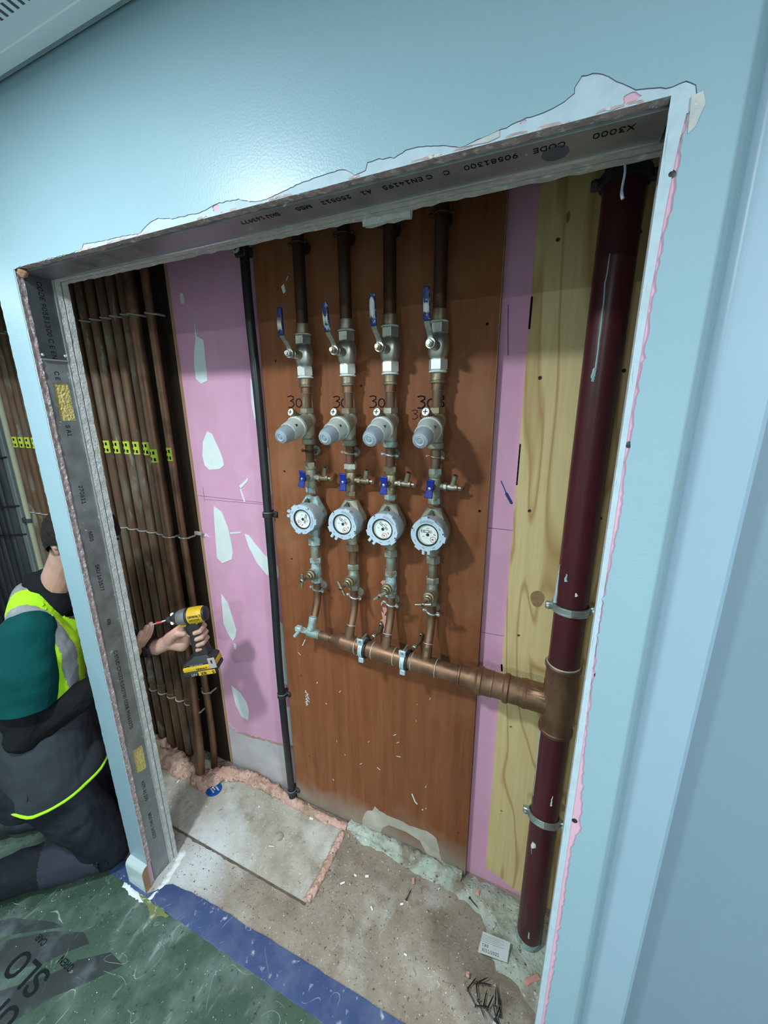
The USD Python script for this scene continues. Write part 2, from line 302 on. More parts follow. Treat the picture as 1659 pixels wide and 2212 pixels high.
mat('green_tee', (.001, .050, .052), (.002, .065, .065), rough=.9, spec=.15, ns=10, bump=.4, bs=22, bd=.012)
mat('black_cloth', (.006, .007, .008), (.010, .011, .013), rough=.9, spec=.15, ns=14, bump=.5, bs=26, bd=.012, c3=(.20, .22, .22), s3=45, lo3=.735, hi3=.76)
mat('grey_cloth', (.024, .029, .036), (.038, .046, .056), rough=.9, spec=.2, ns=6, bump=.4, bs=18, bd=.012)
mat('trouser', (.008, .010, .015), (.015, .018, .026), rough=.9, spec=.2, ns=6, bump=.6, bs=16, bd=.016, c3=(.035, .042, .055), s3=4, lo3=.5, hi3=.7)
mat('knee_patch', (.024, .029, .042), (.032, .038, .054), rough=.9, spec=.2, ns=8)
mat('driver_yellow', (.66, .42, .015), (.60, .36, .012), rough=.5, ns=30)
mat('driver_black', (.016, .017, .018), (.025, .026, .028), rough=.55, ns=40)
mat('driver_grey', (.20, .21, .22), (.24, .25, .26), rough=.4, metal=.5, ns=30)
mat('steel', (.40, .42, .44), (.50, .52, .54), rough=.3, metal=.9, ns=40)
mat('led', (1, 1, 1), emit=((1, 1, 1), 12.0))
mat('clip_pale', (.52, .46, .46), rough=.4, metal=.3)
mat('white_plastic', (.75, .77, .76), rough=.4)
mat('bit_red', (.40, .03, .05), rough=.4)
mat('green_sheet', (.040, .074, .052), (.060, .100, .072), rough=.36, ns=4, detail=6, c3=(.15, .20, .185), s3=7, lo3=.45, hi3=.78, c4=(.40, .48, .47), s4=15, lo4=.60, hi4=.84, sc4=(1, .35, 1), dist=.6, bump=.25, bs=16, bd=.006, scr=((.45, .53, .48), 6.0, .035, 9.0), speck=(((.02, .035, .03), 50.0, .60, .72), ((.62, .68, .66), 140.0, .68, .72)))
mat('sheet_print', (.022, .028, .030), (.04, .048, .05), rough=.42, ns=6, c3=(.11, .145, .15), s3=8, lo3=.48, hi3=.74, scr=((.35, .40, .40), 6.0, .035, 9.0))
mat('sheet_ink', (.006, .009, .012), rough=.5, spec=.2)
mat('blue_tape', (.040, .066, .17), (.058, .088, .21), rough=.4, ns=6, detail=6, c3=(.10, .135, .24), s3=9, lo3=.45, hi3=.70, c4=(.42, .47, .52), s4=38, lo4=.62, hi4=.74, scr=((.50, .56, .62), 7.0, .03, 7.0))
mat('yellow_tape', (.22, .24, .085), (.15, .19, .08), rough=.4, ns=14, c3=(.45, .5, .4), s3=30, lo3=.58, hi3=.66)
mat('base_plaster', (.46, .43, .44), (.55, .52, .53), rough=.9, ns=8, c3=(.42, .36, .35), s3=5, lo3=.5, hi3=.7, spec=.2)
mat('damp', (.40, .25, .22), (.46, .30, .28), rough=.9, ns=20)
mat('plaster_white', (.70, .74, .74), (.78, .81, .81), rough=.85, ns=30)
mat('chip_white', (.78, .80, .79), rough=.6)
mat('paper', (.56, .60, .60), (.62, .66, .66), rough=.7, ns=30)
mat('print_grey', (.30, .31, .34), rough=.7)
mat('screw_dark', (.045, .043, .045), (.09, .085, .085), rough=.35, metal=.8, ns=60)
mat('cap_blue', (.004, .075, .30), rough=.3)
mat('shaving', (.38, .28, .14), rough=.7)
mat('pink_debris', (.70, .36, .30), (.62, .30, .26), rough=.9, ns=40)
mat('string', (.55, .48, .42), rough=.9)
# ------------------------------------------------------------------ pine board material
def pine():
    N = {'g': ('geometry', {}), 'p': ('principled_bsdf', {'roughness': .6}),
         'm': ('mapping', {'scale': (1, 1, .16)}), 'n': ('noise_texture', {'scale': 6.5, 'detail': 2, 'roughness': .45, 'distortion': .6}),
         'k': ('math', {'math_type': 'multiply', 'value2': 7.0}), 'fr': ('math', {'math_type': 'fraction'}),
         'pp': ('math', {'math_type': 'pingpong', 'value2': .5}),
         'r': ('map_range', {'from_min': .0, 'from_max': .14, 'to_min': 1.0, 'to_max': 0.0, 'clamp': True}),
         'm2': ('mapping', {'scale': (1, 1, .05)}), 'n2': ('noise_texture', {'scale': 90, 'detail': 4}),
         'r2': ('map_range', {'from_min': .3, 'from_max': .7, 'clamp': True}),
         'n3': ('noise_texture', {'scale': 3.5, 'detail': 3}), 'r3': ('map_range', {'from_min': .52, 'from_max': .72, 'to_min': 0.0, 'to_max': .55, 'clamp': True}),
         'c0': ('mix_color', {'a': (.64, .485, .225), 'b': (.72, .56, .28)}), 'c1': ('mix_color', {'b': (.42, .24, .075)}), 'c2': ('mix_color', {'b': (.50, .36, .14)}),
         'rr': ('math', {'math_type': 'multiply', 'value2': .85})}
    L = [('g.position', 'm.vector'), ('m.vector', 'n.vector'), ('n.fac', 'k.value1'), ('k.value', 'fr.value1'), ('fr.value', 'pp.value1'), ('pp.value', 'r.value'),
         ('g.position', 'm2.vector'), ('m2.vector', 'n2.vector'), ('n2.fac', 'r2.value'), ('r2.result', 'c0.fac'), ('c0.result', 'c1.a'), ('r.result', 'rr.value1'), ('rr.value', 'c1.fac'),
         ('g.position', 'n3.vector'), ('n3.fac', 'r3.value'), ('c1.result', 'c2.a'), ('r3.result', 'c2.fac'), ('c2.result', 'p.base_color')]
    MATS['pine'] = usdkit.material(stage, '/World/Looks/pine', N, L, surface='p.BSDF')
pine()

# ------------------------------------------------------------------ setting
ZC = 2.40
ZL, W = 2.069, 1.323          # lintel height, width of the opening
def grid_strip(o, U, lu, V, lv, N, nu, nv, amp, sc, seed, back=.004):
    """crumbly strip of broken board: a displaced face with a flat back."""
    U, V, N, o = map(lambda a: np.array(a, float), (U, V, N, o))
    a, b = np.meshgrid(np.linspace(0, lu, nu), np.linspace(0, lv, nv), indexing='ij')
    P = o+a[..., None]*U+b[..., None]*V
    d = (meshkit.fbm(P*sc, 4, seed)-.5)*2*amp; edge = np.minimum(1, np.minimum(b, lv-b)/(lv*.22))
    P = P+(d*1.0+amp*.2*edge)[..., None]*N
    w = (meshkit.fbm(P*sc*.6+7, 3, seed+3)-.5)*amp*1.2
    P = P+(w*(1-edge))[..., None]*V
    Q = P.reshape(-1, 3); n = len(Q)
    B = (o+a[..., None]*U+b[..., None]*V-N*back).reshape(-1, 3)
    idx = np.arange(n).reshape(nu, nv); q = np.stack([idx[:-1, :-1], idx[1:, :-1], idx[1:, 1:], idx[:-1, 1:]], -1).reshape(-1, 4)
    F = np.vstack([q[:, [0, 1, 2]], q[:, [0, 2, 3]]]); G = F[:, ::-1]+n
    rim = np.r_[idx[:, 0], idx[-1, 1:], idx[::-1, -1][1:], idx[0, ::-1][1:]]
    S = [(rim[i], rim[i+1] if i+1 < len(rim) else rim[0]) for i in range(len(rim))]
    H = [t for x, y in S for t in ((x, x+n, y+n), (x, y+n, y))]
    m = trimesh.Trimesh(np.vstack([Q, B]), np.vstack([F, G, np.array(H)]), process=False); m.fix_normals(); return m

fl = thing('floor', kind='structure')
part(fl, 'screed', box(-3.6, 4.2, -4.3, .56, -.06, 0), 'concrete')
hp = Polygon([(-1.9, .189), (.566, .189), (.566, .49), (-1.9, .49)])
part(fl, 'floor_board', floorpoly(hp, .0, .004), 'hatch')
part(fl, 'joint', floorpoly(Polygon(ragged([(-1.9, .180), (.57, .181)], .0012, .012, 51)+[(.57, .189), (-1.9, .189)]).buffer(0), .0002, .0006), 'joint_dirt')

# front wall: board, paint skim and torn paper round the opening
wf = thing('wall_front', kind='structure')
outer = sbox(-3.55, 0, 4.1, ZC+.03)
openA, openB, doorway = sbox(0, -.01, W, ZL), sbox(-1.5, -.01, -.090, ZL), sbox(1.462, -.01, 2.26, 2.22)
board = outer.difference(unary_union([sbox(-.0045, -.02, W+.0065, ZL+.005), openB, doorway]))
part(wf, 'plasterboard', wallpoly(board, .018, .016), 'pink_face')
SK = [(-.0005, 2.0695), (.05, 2.071), (.110, 2.0705), (.156, 2.0718), (.226, 2.0708), (.268, 2.073), (.279, 2.082), (.324, 2.078), (.405, 2.077), (.453, 2.0735), (.480, 2.085), (.509, 2.09), (.547, 2.0825), (.592, 2.082), (.615, 2.080), (.655, 2.087), (.682, 2.087), (.708, 2.085), (.736, 2.0755), (.756, 2.074), (.789, 2.077), (.831, 2.083), (.870, 2.086), (.910, 2.087), (.932, 2.0745), (.949, 2.077), (.951, 2.087), (.993, 2.084), (1.014, 2.088), (1.031, 2.088), (1.076, 2.079), (1.091, 2.0735), (1.110, 2.077), (1.137, 2.081), (1.167, 2.086), (1.195, 2.087), (1.211, 2.091), (1.223, 2.096), (1.224, 2.104), (1.228, 2.112), (1.244, 2.111), (1.256, 2.106), (1.274, 2.093), (1.290, 2.084), (1.299, 2.083), (1.322, 2.077), (1.336, 2.080), (1.346, 2.072), (1.349, 2.056)]
PK = [(1.343, 2.051), (1.341, 2.026), (1.341, 2.009), (1.342, 1.983), (1.338, 1.947), (1.336, 1.889), (1.336, 1.827), (1.335, 1.744), (1.334, 1.646), (1.336, 1.574), (1.331, 1.457), (1.334, 1.320), (1.337, 1.166), (1.346, 1.060), (1.348, 1.008), (1.340, .972), (1.341, .816), (1.342, .631), (1.340, .40), (1.344, .2), (1.338, -.01)]
hole = Polygon(ragged(SK, .0005, .006, 3)+ragged(PK, .0010, .007, 4)+[(0.8, -.02), (-.0012, -.02)]+ragged([(-.0012, 0), (-.0012, 2.0)], .0006, .012, 5)).buffer(0)
lef = Polygon([(-1.5, -.02), (-.0895, -.02)]+ragged([(-.0895, 0), (-.0885, ZL)], .0008, .012, 6)+[(-1.5, ZL)]).buffer(0)
skim = outer.difference(unary_union([hole, lef, doorway]))
part(wf, 'paint_skim', wallpoly(skim, .002, .002), 'wall_paint')
PL = [(1.340, 2.050), (1.3365, 2.019), (1.334, 1.962), (1.3315, 1.87), (1.331, 1.784), (1.3295, 1.696), (1.3295, 1.552), (1.330, 1.378), (1.332, 1.231), (1.333, 1.021), (1.333, .811), (1.3335, .51), (1.333, -.01)]
torn = hole.difference(Polygon(PL+[(1.6, -.02), (1.6, 2.045)]).buffer(0)).difference(sbox(.002, -.02, W, ZL+.0012)).difference(hole.boundary.buffer(.0008))
for px, pz, rr in ((1.167, 2.0838, .004), (1.284, 2.0775, .0085), (.655, 2.0815, .008), (.10, 2.0705, .004)):
    torn = torn.difference(Polygon([(px+rr*(1+.25*math.sin(5*a+px))*math.cos(a), pz+rr*.7*math.sin(a)) for a in np.linspace(0, 6.28, 14)[:-1]]))
part(wf, 'torn_paper', wallpoly(torn, .002, .0011), 'torn_paper')
part(wf, 'paper_flap', wallpoly(Polygon([(1.093, 2.0735), (1.139, 2.0808), (1.139, 2.074), (1.125, 2.0715)]), .002, .0022), 'gypsum_grey')
part(wf, 'chipped_edge', wallpoly(Polygon([(1.342, 2.064), (1.352, 2.066), (1.356, 2.055), (1.350, 2.035), (1.344, 2.030)]), .002, .0026), 'gypsum_grey')
for zz in (1.995, 1.33, 1.03): part(wf, 'screw', lathe([(.0045, 0), (.0045, .001), (.002, .0015)], (1.3345 if zz > 1.9 else 1.338, .0022, zz), (0, -1, 0), 10), 'screw_dark')
part(wf, 'screw', lathe([(.0045, 0), (.0045, .001), (.002, .0015)], (1.3335, .0022, 1.69), (0, -1, 0), 10), 'screw_dark')
part(wf, 'broken_edge', grid_strip((0, .001, ZL+.002), (1, 0, 0), W, (0, 1, 0), .019, (0, 0, -1), 500, 12, .0026, 70, 11), 'gypsum_edge')
part(wf, 'broken_edge', grid_strip((-.002, .001, .10), (0, 0, 1), ZL-.10, (0, 1, 0), .018, (1, 0, 0), 700, 11, .0024, 70, 12), 'gypsum_edge')
part(wf, 'broken_edge', grid_strip((W+.003, .001, 0), (0, 0, 1), ZL, (0, 1, 0), .018, (-1, 0, 0), 500, 10, .0026, 60, 13), 'torn_paper')
part(wf, 'plaster_lump', [rough(ball((.012, .012, 2.062), .011, 3, (1.1, 1, .9)), .004, 120, 3)], 'wood_end')
# boards on the far face of the studs, two layers
for k, (y1, wv) in enumerate(((.100, .0005), (.118, .0010))):
    edge = ragged([(-.002, 0), (-.001, ZL-.004)], wv, .012, 20+k); top = ragged([(0, ZL-.003), (W, ZL-.003)], wv*.8, .014, 30+k)
    o2 = Polygon([(W+.012, -.02), (-.001, -.02)]+edge+top+[(W+.012, ZL-.003)]).buffer(0)
    part(wf, 'rear_board', wallpoly(sbox(-3.55, 0, 2.3, ZC+.3).difference(unary_union([o2, sbox(-1.5, -.02, -.089, ZL)])), y1, .0148), 'gypsum_grey')
lump = Polygon(ragged([(.885, 2.07), (.905, 2.063), (.930, 2.060), (.955, 2.0565), (.968, 2.060), (.972, 2.069)], .001, .005, 9)+[(.972, 2.075), (.885, 2.075)])
part(wf, 'plaster_lump', rough(trimesh.creation.box([.09, .010, .016], transform=trimesh.transformations.translation_matrix([.93, .121, 2.064])).subdivide().subdivide().subdivide(), .005, 70, 5), 'gypsum_grey')

# metal framing in the cut wall
st = thing('metal_stud', 'galvanised steel C-stud with printed lettering in the cut end of the narrow pier', 'wall stud', (-.02, .05, 0))
web = sbox(0, 0, .065, 1.872)
hole1 = Polygon([(.016, 1.81), (.053, 1.81), (.053, 1.711), (.016, 1.711)]); hole2 = Polygon([(.018, .592), (.053, .588), (.053, .486), (.018, .492)])
def studpoly(p, x, d): return prism(p, (x, .018, 0), (0, 1, 0), (0, 0, 1), d)        # (y,z) polygon, U x V = +x
part(st, 'web', studpoly(web.difference(unary_union([hole1, hole2])), -.0052, .0012), 'zinc')
part(st, 'flange', box(-.036, -.004, .0180, .0192, 0, 1.872), 'zinc'); part(st, 'flange', box(-.036, -.004, .0812, .0824, 0, 1.872), 'zinc')
part(st, 'lip', box(-.0052, -.0012, .0812, .0838, 0, 1.872), 'zinc_bright')
for y, z in ((.024, 1.879), (.077, 1.881)): part(st, 'rivet', lathe([(.0045, 0), (.0040, .002), (.001, .0035)], (-.0025, y, z), (1, 0, 0), 12), 'zinc_bright')
for s, z in (('C E', 1.84), ('S A1', 1.70), ('270611', 1.53), ('MSS', 1.39), ('SKU 163577', 1.285), ('KN', 1.10), ('C STUD C70/32 0.5X2700 CODE 90662270', .985), ('4195 A1 270', .45), ('MSS SKU 163577', .30)):
    part(st, 'lettering', text(s, (-.0040, .043, z), (0, 0, -1), (0, 1, 0), .0105), 'ink')
E_ = []
for i in range(34):
    z = RNG.uniform(.15, 1.85); y = RNG.uniform(.028, .074)
    if z < 1.85 and not (1.69 < z < 1.83 or .47 < z < .61):
        b = box(-.0004, .0004, -.0006, .0006, -.008, .008); b.apply_transform(trimesh.transformations.rotation_matrix(-.75, [1, 0, 0])); b.apply_translation([-.0042, y, z]); E_.append(b)
part(st, 'embossing', E_, 'nickel', kind='stuff')
ht = thing('metal_head_track', 'dark steel head track printed with product code across the top of the opening', 'wall track', (.66, .05, 2.06))
part(ht, 'web', box(0, W+.005, .018, .083, 2.0668, 2.068), 'zinc'); part(ht, 'lip', box(0, W+.005, .0795, .0838, 2.0648, 2.068), 'zinc_bright')
part(ht, 'flange', box(0, W+.005, .0175, .0187, 2.068, 2.10), 'zinc')
part(ht, 'upstand', studpoly(sbox(.001, 1.868, .064, 2.067), -.0030, .0014), 'zinc_dark', label='darker steel upstand lapped over the top of the stud')
part(ht, 'upstand_edge', box(-.0032, .0002, .018, .083, 1.866, 1.8695), 'zinc_bright'); part(ht, 'upstand_edge', box(-.0032, .0004, .080, .0832, 1.868, 2.066), 'zinc_bright')
part(ht, 'lettering', text('CODE 90581300 C E EN', (-.0016, .044, 2.055), (0, 0, -1), (0, 1, 0), .0115), 'ink')
for s, x in (('X3000', 1.295), ('CODE', 1.218), ('90581300', 1.160), ('C', 1.066), ('C EN14195', 1.040), ('A1', .942), ('250512', .905), ('MSS', .83), ('SKU 163977', .765)):
    part(ht, 'lettering', text(s, (x, .030, 2.0667), (-1, 0, 0), (0, 1, 0), .0105), 'ink')
part(ht, 'hole', lathe([(.0075, 0), (.0075, .0006)], (.215, .052, 2.0668), (0, 0, -1), 14), 'slot')
part(ht, 'smear', prism(Point(0, 0).buffer(1).simplify(.08), (1.205, .050, 2.0667), (-.017, 0, 0), (0, .016, 0), 1).copy() if False else lathe([(.018, 0), (.013, .0005)], (1.205, .052, 2.0667), (0, 0, -1), 9), 'slot', label='burnt smear on the track')
single('insulation_batt', cbox(-.088, -.0065, .020, .081, .02, 2.05, .006), 'insulation', 'yellow mineral wool seen through the two cut-outs in the steel stud', 'insulation')
single('hanging_fibre', tube(spline([(1.2935, .116, 2.064), (1.2945, .114, 2.05), (1.2935, .113, 2.034), (1.296, .112, 2.022)], 12), [.0016]*9+[.0022]*3, 8), 'torn_paper', 'pale strip of torn paper dangling from the lintel in front of the tall red pipe', 'paper strip')

# skirting end on the pier
sk = thing('baseboard_left', kind='structure')
prof = Polygon([(0, 0), (.024, 0), (.024, .088), (.021, .097), (.013, .106), (0, .110)])
part(sk, 'skirting', prism(prof, (-.088, 0, 0), (0, -1, 0), (0, 0, 1), -.092), 'skirting_gloss')
part(sk, 'cut_end', prism(prof.buffer(-.001), (.0042, 0, 0), (0, -1, 0), (0, 0, 1), -.0006), 'wood_end')

# door beside the opening
tr = thing('trim_1', kind='structure')
ap = Polygon([(0, 0), (.058, 0), (.058, .016), (.012, .018), (.006, .0165), (.002, .012), (0, .006)])
part(tr, 'architrave', prism(ap, (1.402, 0, 0), (1, 0, 0), (0, -1, 0), -2.31), 'architrave')
part(tr, 'door_lining', box(1.462, 1.47, .0, .11, 0, 2.22), 'architrave')
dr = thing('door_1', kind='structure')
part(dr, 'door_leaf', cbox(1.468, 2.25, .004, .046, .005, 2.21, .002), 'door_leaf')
part(dr, 'door_handle', [lathe([(.026, 0), (.026, .006), (.01, .008), (.01, .05)], (2.19, .004, 1.02), (0, -1, 0), 20), rod((2.19, -.046, 1.02), (2.07, -.046, 1.02), .009)], 'steel')

# ceiling, room behind the camera
ce = thing('ceiling', kind='structure')
part(ce, 'ceiling_board', box(-3.6, 4.2, -4.3, -.041, ZC, ZC+.04), 'ceiling_tile')
part(ce, 'edge_trim', box(-3.6, 4.2, -.042, -.015, ZC-.004, ZC+.04), 'ceiling_trim')
part(ce, 'shadow_gap', box(-3.6, 4.2, -.016, -.0035, ZC+.001, ZC+.04), 'ceiling_gap')
for i in range(9):
    for j in range(2):
        s_ = box(-.003, .003, -.0085, .0085, ZC-.0006, ZC+.001); s_.apply_transform(trimesh.transformations.rotation_matrix(.1, [0, 0, 1]))
        s_.apply_translation([.285+i*.017, -.082-.04*j, 0]); part(ce, 'vent_slot', s_, 'slot')
wr = thing('wall_rear', kind='structure'); part(wr, 'plaster', box(-3.6, 4.2, -4.35, -4.25, 0, ZC+.04), 'wall_plain')
wl = thing('wall_left', kind='structure'); part(wl, 'plaster', box(-3.65, -3.55, -4.3, .6, 0, ZC+.3), 'wall_plain')
wg = thing('wall_right', kind='structure'); part(wg, 'plaster', box(4.1, 4.2, -4.3, .1, 0, ZC+.04), 'wall_plain')
for i, (p, w, r) in enumerate(LAMPS):
    t = thing('downlight', 'round recessed ceiling downlight '+['over the meter cupboard', 'as unseen fill above the kneeling person', 'added as unseen fill before the door', 'as unseen fill in the room behind the meter cupboard viewpoint', 'as unseen fill in the far left of the room', 'as unseen fill in the far right of the room'][i], 'ceiling light', (p[0], p[1], ZC-.012))
    part(t, 'trim_ring', band((p[0], p[1], ZC-.006), (0, 0, 1), r+.004, .012, .010), 'white_plastic')

# back wall of the recess
YP = .522
wb = thing('wall_back', kind='structure')
part(wb, 'masonry', box(-3.6, 1.75, .536, .60, -.02, 2.75), 'gypsum_grey')
for x0, x1, z0, z1 in ((-.14, 1.4, 0, 1.392), (-.14, 1.4, 1.3935, 2.7)): part(wb, 'plasterboard', cbox(x0, x1, YP, .536, z0, z1, .0008), 'pink_board')
part(wb, 'side_board', box(1.60, 1.64, .118, .6, 0, 2.75), 'gypsum_grey'); part(wb, 'recess_top', box(-3.6, 1.75, .10, .6, 2.72, 2.78), 'gypsum_grey')
PATCH = [[(-.049, 2.142), (-.038, 2.139), (-.032, 2.113), (-.043, 2.105), (-.052, 2.115)],
 [(.003, 2.034), (.0045, 1.994), (.035, 1.98), (.034, 1.924), (.033, 1.876), (.032, 1.84), (.0, 1.832), (-.023, 1.849), (-.024, 1.894), (-.015, 1.942), (0, 1.988)],
 [(.001, 1.655), (.023, 1.645), (.046, 1.598), (.063, 1.555), (.066, 1.528), (.043, 1.513), (-.012, 1.506), (-.034, 1.523), (-.04, 1.56), (-.028, 1.614)],
 [(-.012, 1.355), (.025, 1.335), (.05, 1.27), (.059, 1.195), (.06, 1.165), (.05, 1.135), (-.004, 1.11), (-.03, 1.129), (-.024, 1.229), (-.017, 1.325)],
 [(.137, 1.255), (.156, 1.252), (.185, 1.219), (.23, 1.177), (.304, 1.134), (.304, 1.114), (.283, 1.091), (.229, 1.098), (.183, 1.144), (.15, 1.208)],
 [(-.033, .957), (-.003, .923), (.012, .869), (.029, .795), (.019, .761), (.002, .74), (-.019, .763), (-.041, .816), (-.036, .903)],
 [(-.042, .487), (.008, .462), (.039, .422), (.046, .373), (.035, .325), (-.001, .33), (-.028, .386)],
 [(.18, 1.485), (.163, 1.471), (.135, 1.451), (.141, 1.443), (.177, 1.472)], [(.14, 1.44), (.155, 1.39), (.15, 1.388), (.136, 1.437)],
 [(.005, .725), (.018, .722), (.014, .70), (.006, .702)], [(.06, 1.252), (.115, 1.262), (.115, 1.258), (.06, 1.248)],
 [(.268, 1.60), (.303, 1.60), (.303, 1.43), (.282, 1.43)], [(.255, .90), (.303, .885), (.303, .60), (.262, .60), (.25, .70)], [(.237, 1.84), (.246, 1.83), (.248, 1.72), (.240, 1.70), (.232, 1.76)],
 [(.24, .45), (.303, .50), (.303, .28), (.25, .28)], [(-.095, 1.215), (-.08, 1.23), (-.06, 1.218), (-.075, 1.222)]]
for p in PATCH: part(wb, 'filler_patch', wallpoly(Polygon(p).buffer(.004).buffer(-.003), YP, .0016), 'filler')
part(wb, 'base_plaster', wallpoly(Polygon([(-.095, 0), (-.095, .262), (-.06, .235)]+ragged([(-.035, .226), (.1, .246), (.302, .266)], .003, .02, 8)+[(.302, 0)]), YP, .0022), 'base_plaster')
part(wb, 'damp_line', wallpoly(Polygon(ragged([(-.06, .236), (-.035, .229), (.1, .249), (.302, .269)], .003, .015, 18)+ragged([(.302, .258), (.1, .239), (-.035, .218), (-.07, .226)], .004, .015, 19)).buffer(0), YP, .0026), 'damp')
part(wb, 'pencil_mark', wallpoly(unary_union([LineString([(-.06, 1.381), (.24, 1.387)]).buffer(.0007), LineString([(-.062, 1.43), (-.062, 1.37)]).buffer(.0008), LineString([(1.08, 1.045), (1.15, 1.048)]).buffer(.0007)]), YP, .0006), 'pencil')
part(wb, 'marker_stroke', wallpoly(unary_union([LineString([(1.095, 1.99), (1.098, 1.93), (1.103, 1.87)]).buffer(.0012), LineString([(1.108, 1.535), (1.125, 1.50)]).buffer(.0014), LineString([(1.125, 1.50), (1.140, 1.475)]).buffer(.004)]), YP, .0008), 'blue_grip')

pb = thing('pine_board', 'yellow knotty pine plywood board fixed behind the tall dark red pipe', 'board', (1.37, .516, .05))
pp = Polygon([(1.151, .075), (1.20, .06), (1.26, .03), (1.34, .012), (1.6, .012), (1.6, 2.7), (1.149, 2.7)])
ph = [(1.199, 2.118), (1.187, 1.81), (1.191, 1.458), (1.193, 1.065), (1.195, .728), (1.19, .368), (1.372, 1.82), (1.365, 2.108), (1.366, 1.455), (1.364, .66)]
part(pb, 'panel', wallpoly(pp.difference(unary_union([Point(*h).buffer(.0048, quad_segs=4) for h in ph])), .526, .013), 'pine')
part(pb, 'screw_holes', wallpoly(unary_union([Point(*h).buffer(.0055, quad_segs=4) for h in ph]), .5255, .004), 'slot', kind='stuff')
part(pb, 'knot', wallpoly(Polygon([(1.234+.019*math.cos(a)*(1+.1*math.sin(3*a)), 1.197+.026*math.sin(a)) for a in np.linspace(0, 6.28, 20)[:-1]]), .5145, .002), 'wood_end', label='round brown knot')
part(pb, 'knot', wallpoly(Polygon([(1.216+.004*math.cos(a), 2.16+.012*math.sin(a)) for a in np.linspace(0, 6.28, 12)[:-1]]), .5145, .002), 'wood_end')
for l_, w_ in (([(1.1515, 2.0), (1.151, 1.93)], .0025), ([(1.152, 1.64), (1.1515, 1.53)], .002), ([(1.150, .95), (1.152, .93)], .003)): part(pb, 'edge_mark', wallpoly(LineString(l_).buffer(w_), .5135, .0006), 'ink')

mb = thing('meter_board', 'tall reddish-brown plywood board carrying the four water meters', 'board', (.69, .51, .02))
mh = [(.366, 1.89), (.679, 1.804), (.369, 1.524), (1.048, 1.946), (1.056, 1.447), (1.050, .915), (.39, .282), (1.046, .203), (.373, 1.193), (.377, .684)]
part(mb, 'panel', wallpoly(Polygon([(.306, .012), (1.080, .004), (1.0765, 2.7), (.3075, 2.7)]).difference(unary_union([Point(*h).buffer(.004, quad_segs=4) for h in mh])), YP, .021), 'brown_ply')
part(mb, 'screw_holes', wallpoly(unary_union([Point(*h).buffer(.0045, quad_segs=4) for h in mh]), YP-.001, .004), 'slot', kind='stuff')
part(mb, 'panel_edge', box(1.0775, 1.0785, .5012, YP, .01, 2.7), 'raw_edge')
rg = np.random.default_rng(5)
smear = Polygon(ragged([(.640, .02), (.665, .118), (.70, .142), (.78, .135), (.86, .137), (.94, .138), (.965, .12), (.972, .06), (.985, .02)], .004, .02, 14)+[(.93, .03), (.90, .085), (.84, .10), (.76, .095), (.73, .06), (.72, .02)]).buffer(0)
part(mb, 'plaster_smear', wallpoly(smear.buffer(.004), .501, .0008), 'ply_dust', label='pale mortar dust smeared on the board foot')
D3 = [(.02, .93), (.35, 1.0), (.62, .93), (.62, .72), (.28, .56), (.60, .46), (.66, .22), (.40, .0), (.02, .02)]
D0 = [(.32+.30*math.sin(a), .38+.36*math.cos(a)) for a in np.linspace(.2, 6.4, 16)]
D1 = [(.0, .80), (.02, .05)]
D2 = [(.0, .75), (.25, .98), (.5, .80), (.40, .45), (.0, .02), (.55, .05)]
def number(ds, x, z, h, w):
    ls, o = [], 0
    for d, adv in ds: ls.append([(a+o, b-.12*o*0) for a, b in d]); o += adv
    part(mb, 'handwriting', strokes(ls, (x, .5005, z), (1, 0, 0), (0, 0, 1), h, w, .0006), 'ink')
number([(D3, .85), (D0, .82), (D1, .3)], .405, 1.742, .037, .0030)
number([(D3, .80), (D0, .74), (D1, .3)], .581, 1.741, .034, .0030)
number([(D3, .85), (D0, .80), (D3, .6)], .708, 1.740, .034, .0030)
number([(D3, .85), (D0, .78), (D3, .6)], .862, 1.737, .034, .0038)
number([(D3, .95), (D0, .75), (D2, .6)], .845, 1.706, .026, .0016)
sp = [LineString([(.40+rg.normal(0, .006), z), (.40+rg.normal(0, .006), z-.012)]).buffer(.0012) for z in np.linspace(.62, .56, 10)]
sp += [LineString([(x, z), (x+rg.normal(0, .008), z-rg.uniform(.001, .010))]).buffer(rg.uniform(.0005, .0013)) for x, z in zip(rg.uniform(.36, 1.0, 22), rg.uniform(.2, .9, 22))]
sp += [LineString([(.862, .30), (.874, .27), (.882, .262)]).buffer(.0026), Point(.905, .245).buffer(.003), LineString([(.395, .83), (.41, .86)]).buffer(.0015), Polygon([(.409, 2.105), (.420, 2.112), (.425, 2.09), (.415, 2.085)]), LineString([(.43, 2.12), (.436, 2.13)]).buffer(.001)]
part(mb, 'paint_specks', wallpoly(unary_union(sp), .501, .0008), 'plaster_white', kind='stuff')
sp = [Polygon([(.752+rg.normal(0, .007), z+rg.normal(0, .01)) for _ in range(5)]).convex_hull for z in np.linspace(1.07, .98, 9)]+[Polygon([(.752+rg.normal(0, .006), 1.165+rg.normal(0, .008)) for _ in range(6)]).convex_hull, Polygon([(.742+rg.normal(0, .007), 1.085+rg.normal(0, .007)) for _ in range(6)]).convex_hull]
part(mb, 'sealant_specks', wallpoly(unary_union(sp), .501, .0025), 'pink_debris', kind='stuff')

db = thing('pipe_board', 'brown plywood board with shade put into its colour behind the row of vertical copper pipes', 'board', (-.8, .516, .03))
part(db, 'panel', box(-1.34, -.100, .510, .536, .03, 2.7), 'shaded_ply')
part(db, 'board_edge', box(-.100, -.0985, .5102, .536, .03, 2.7), 'raw_edge')
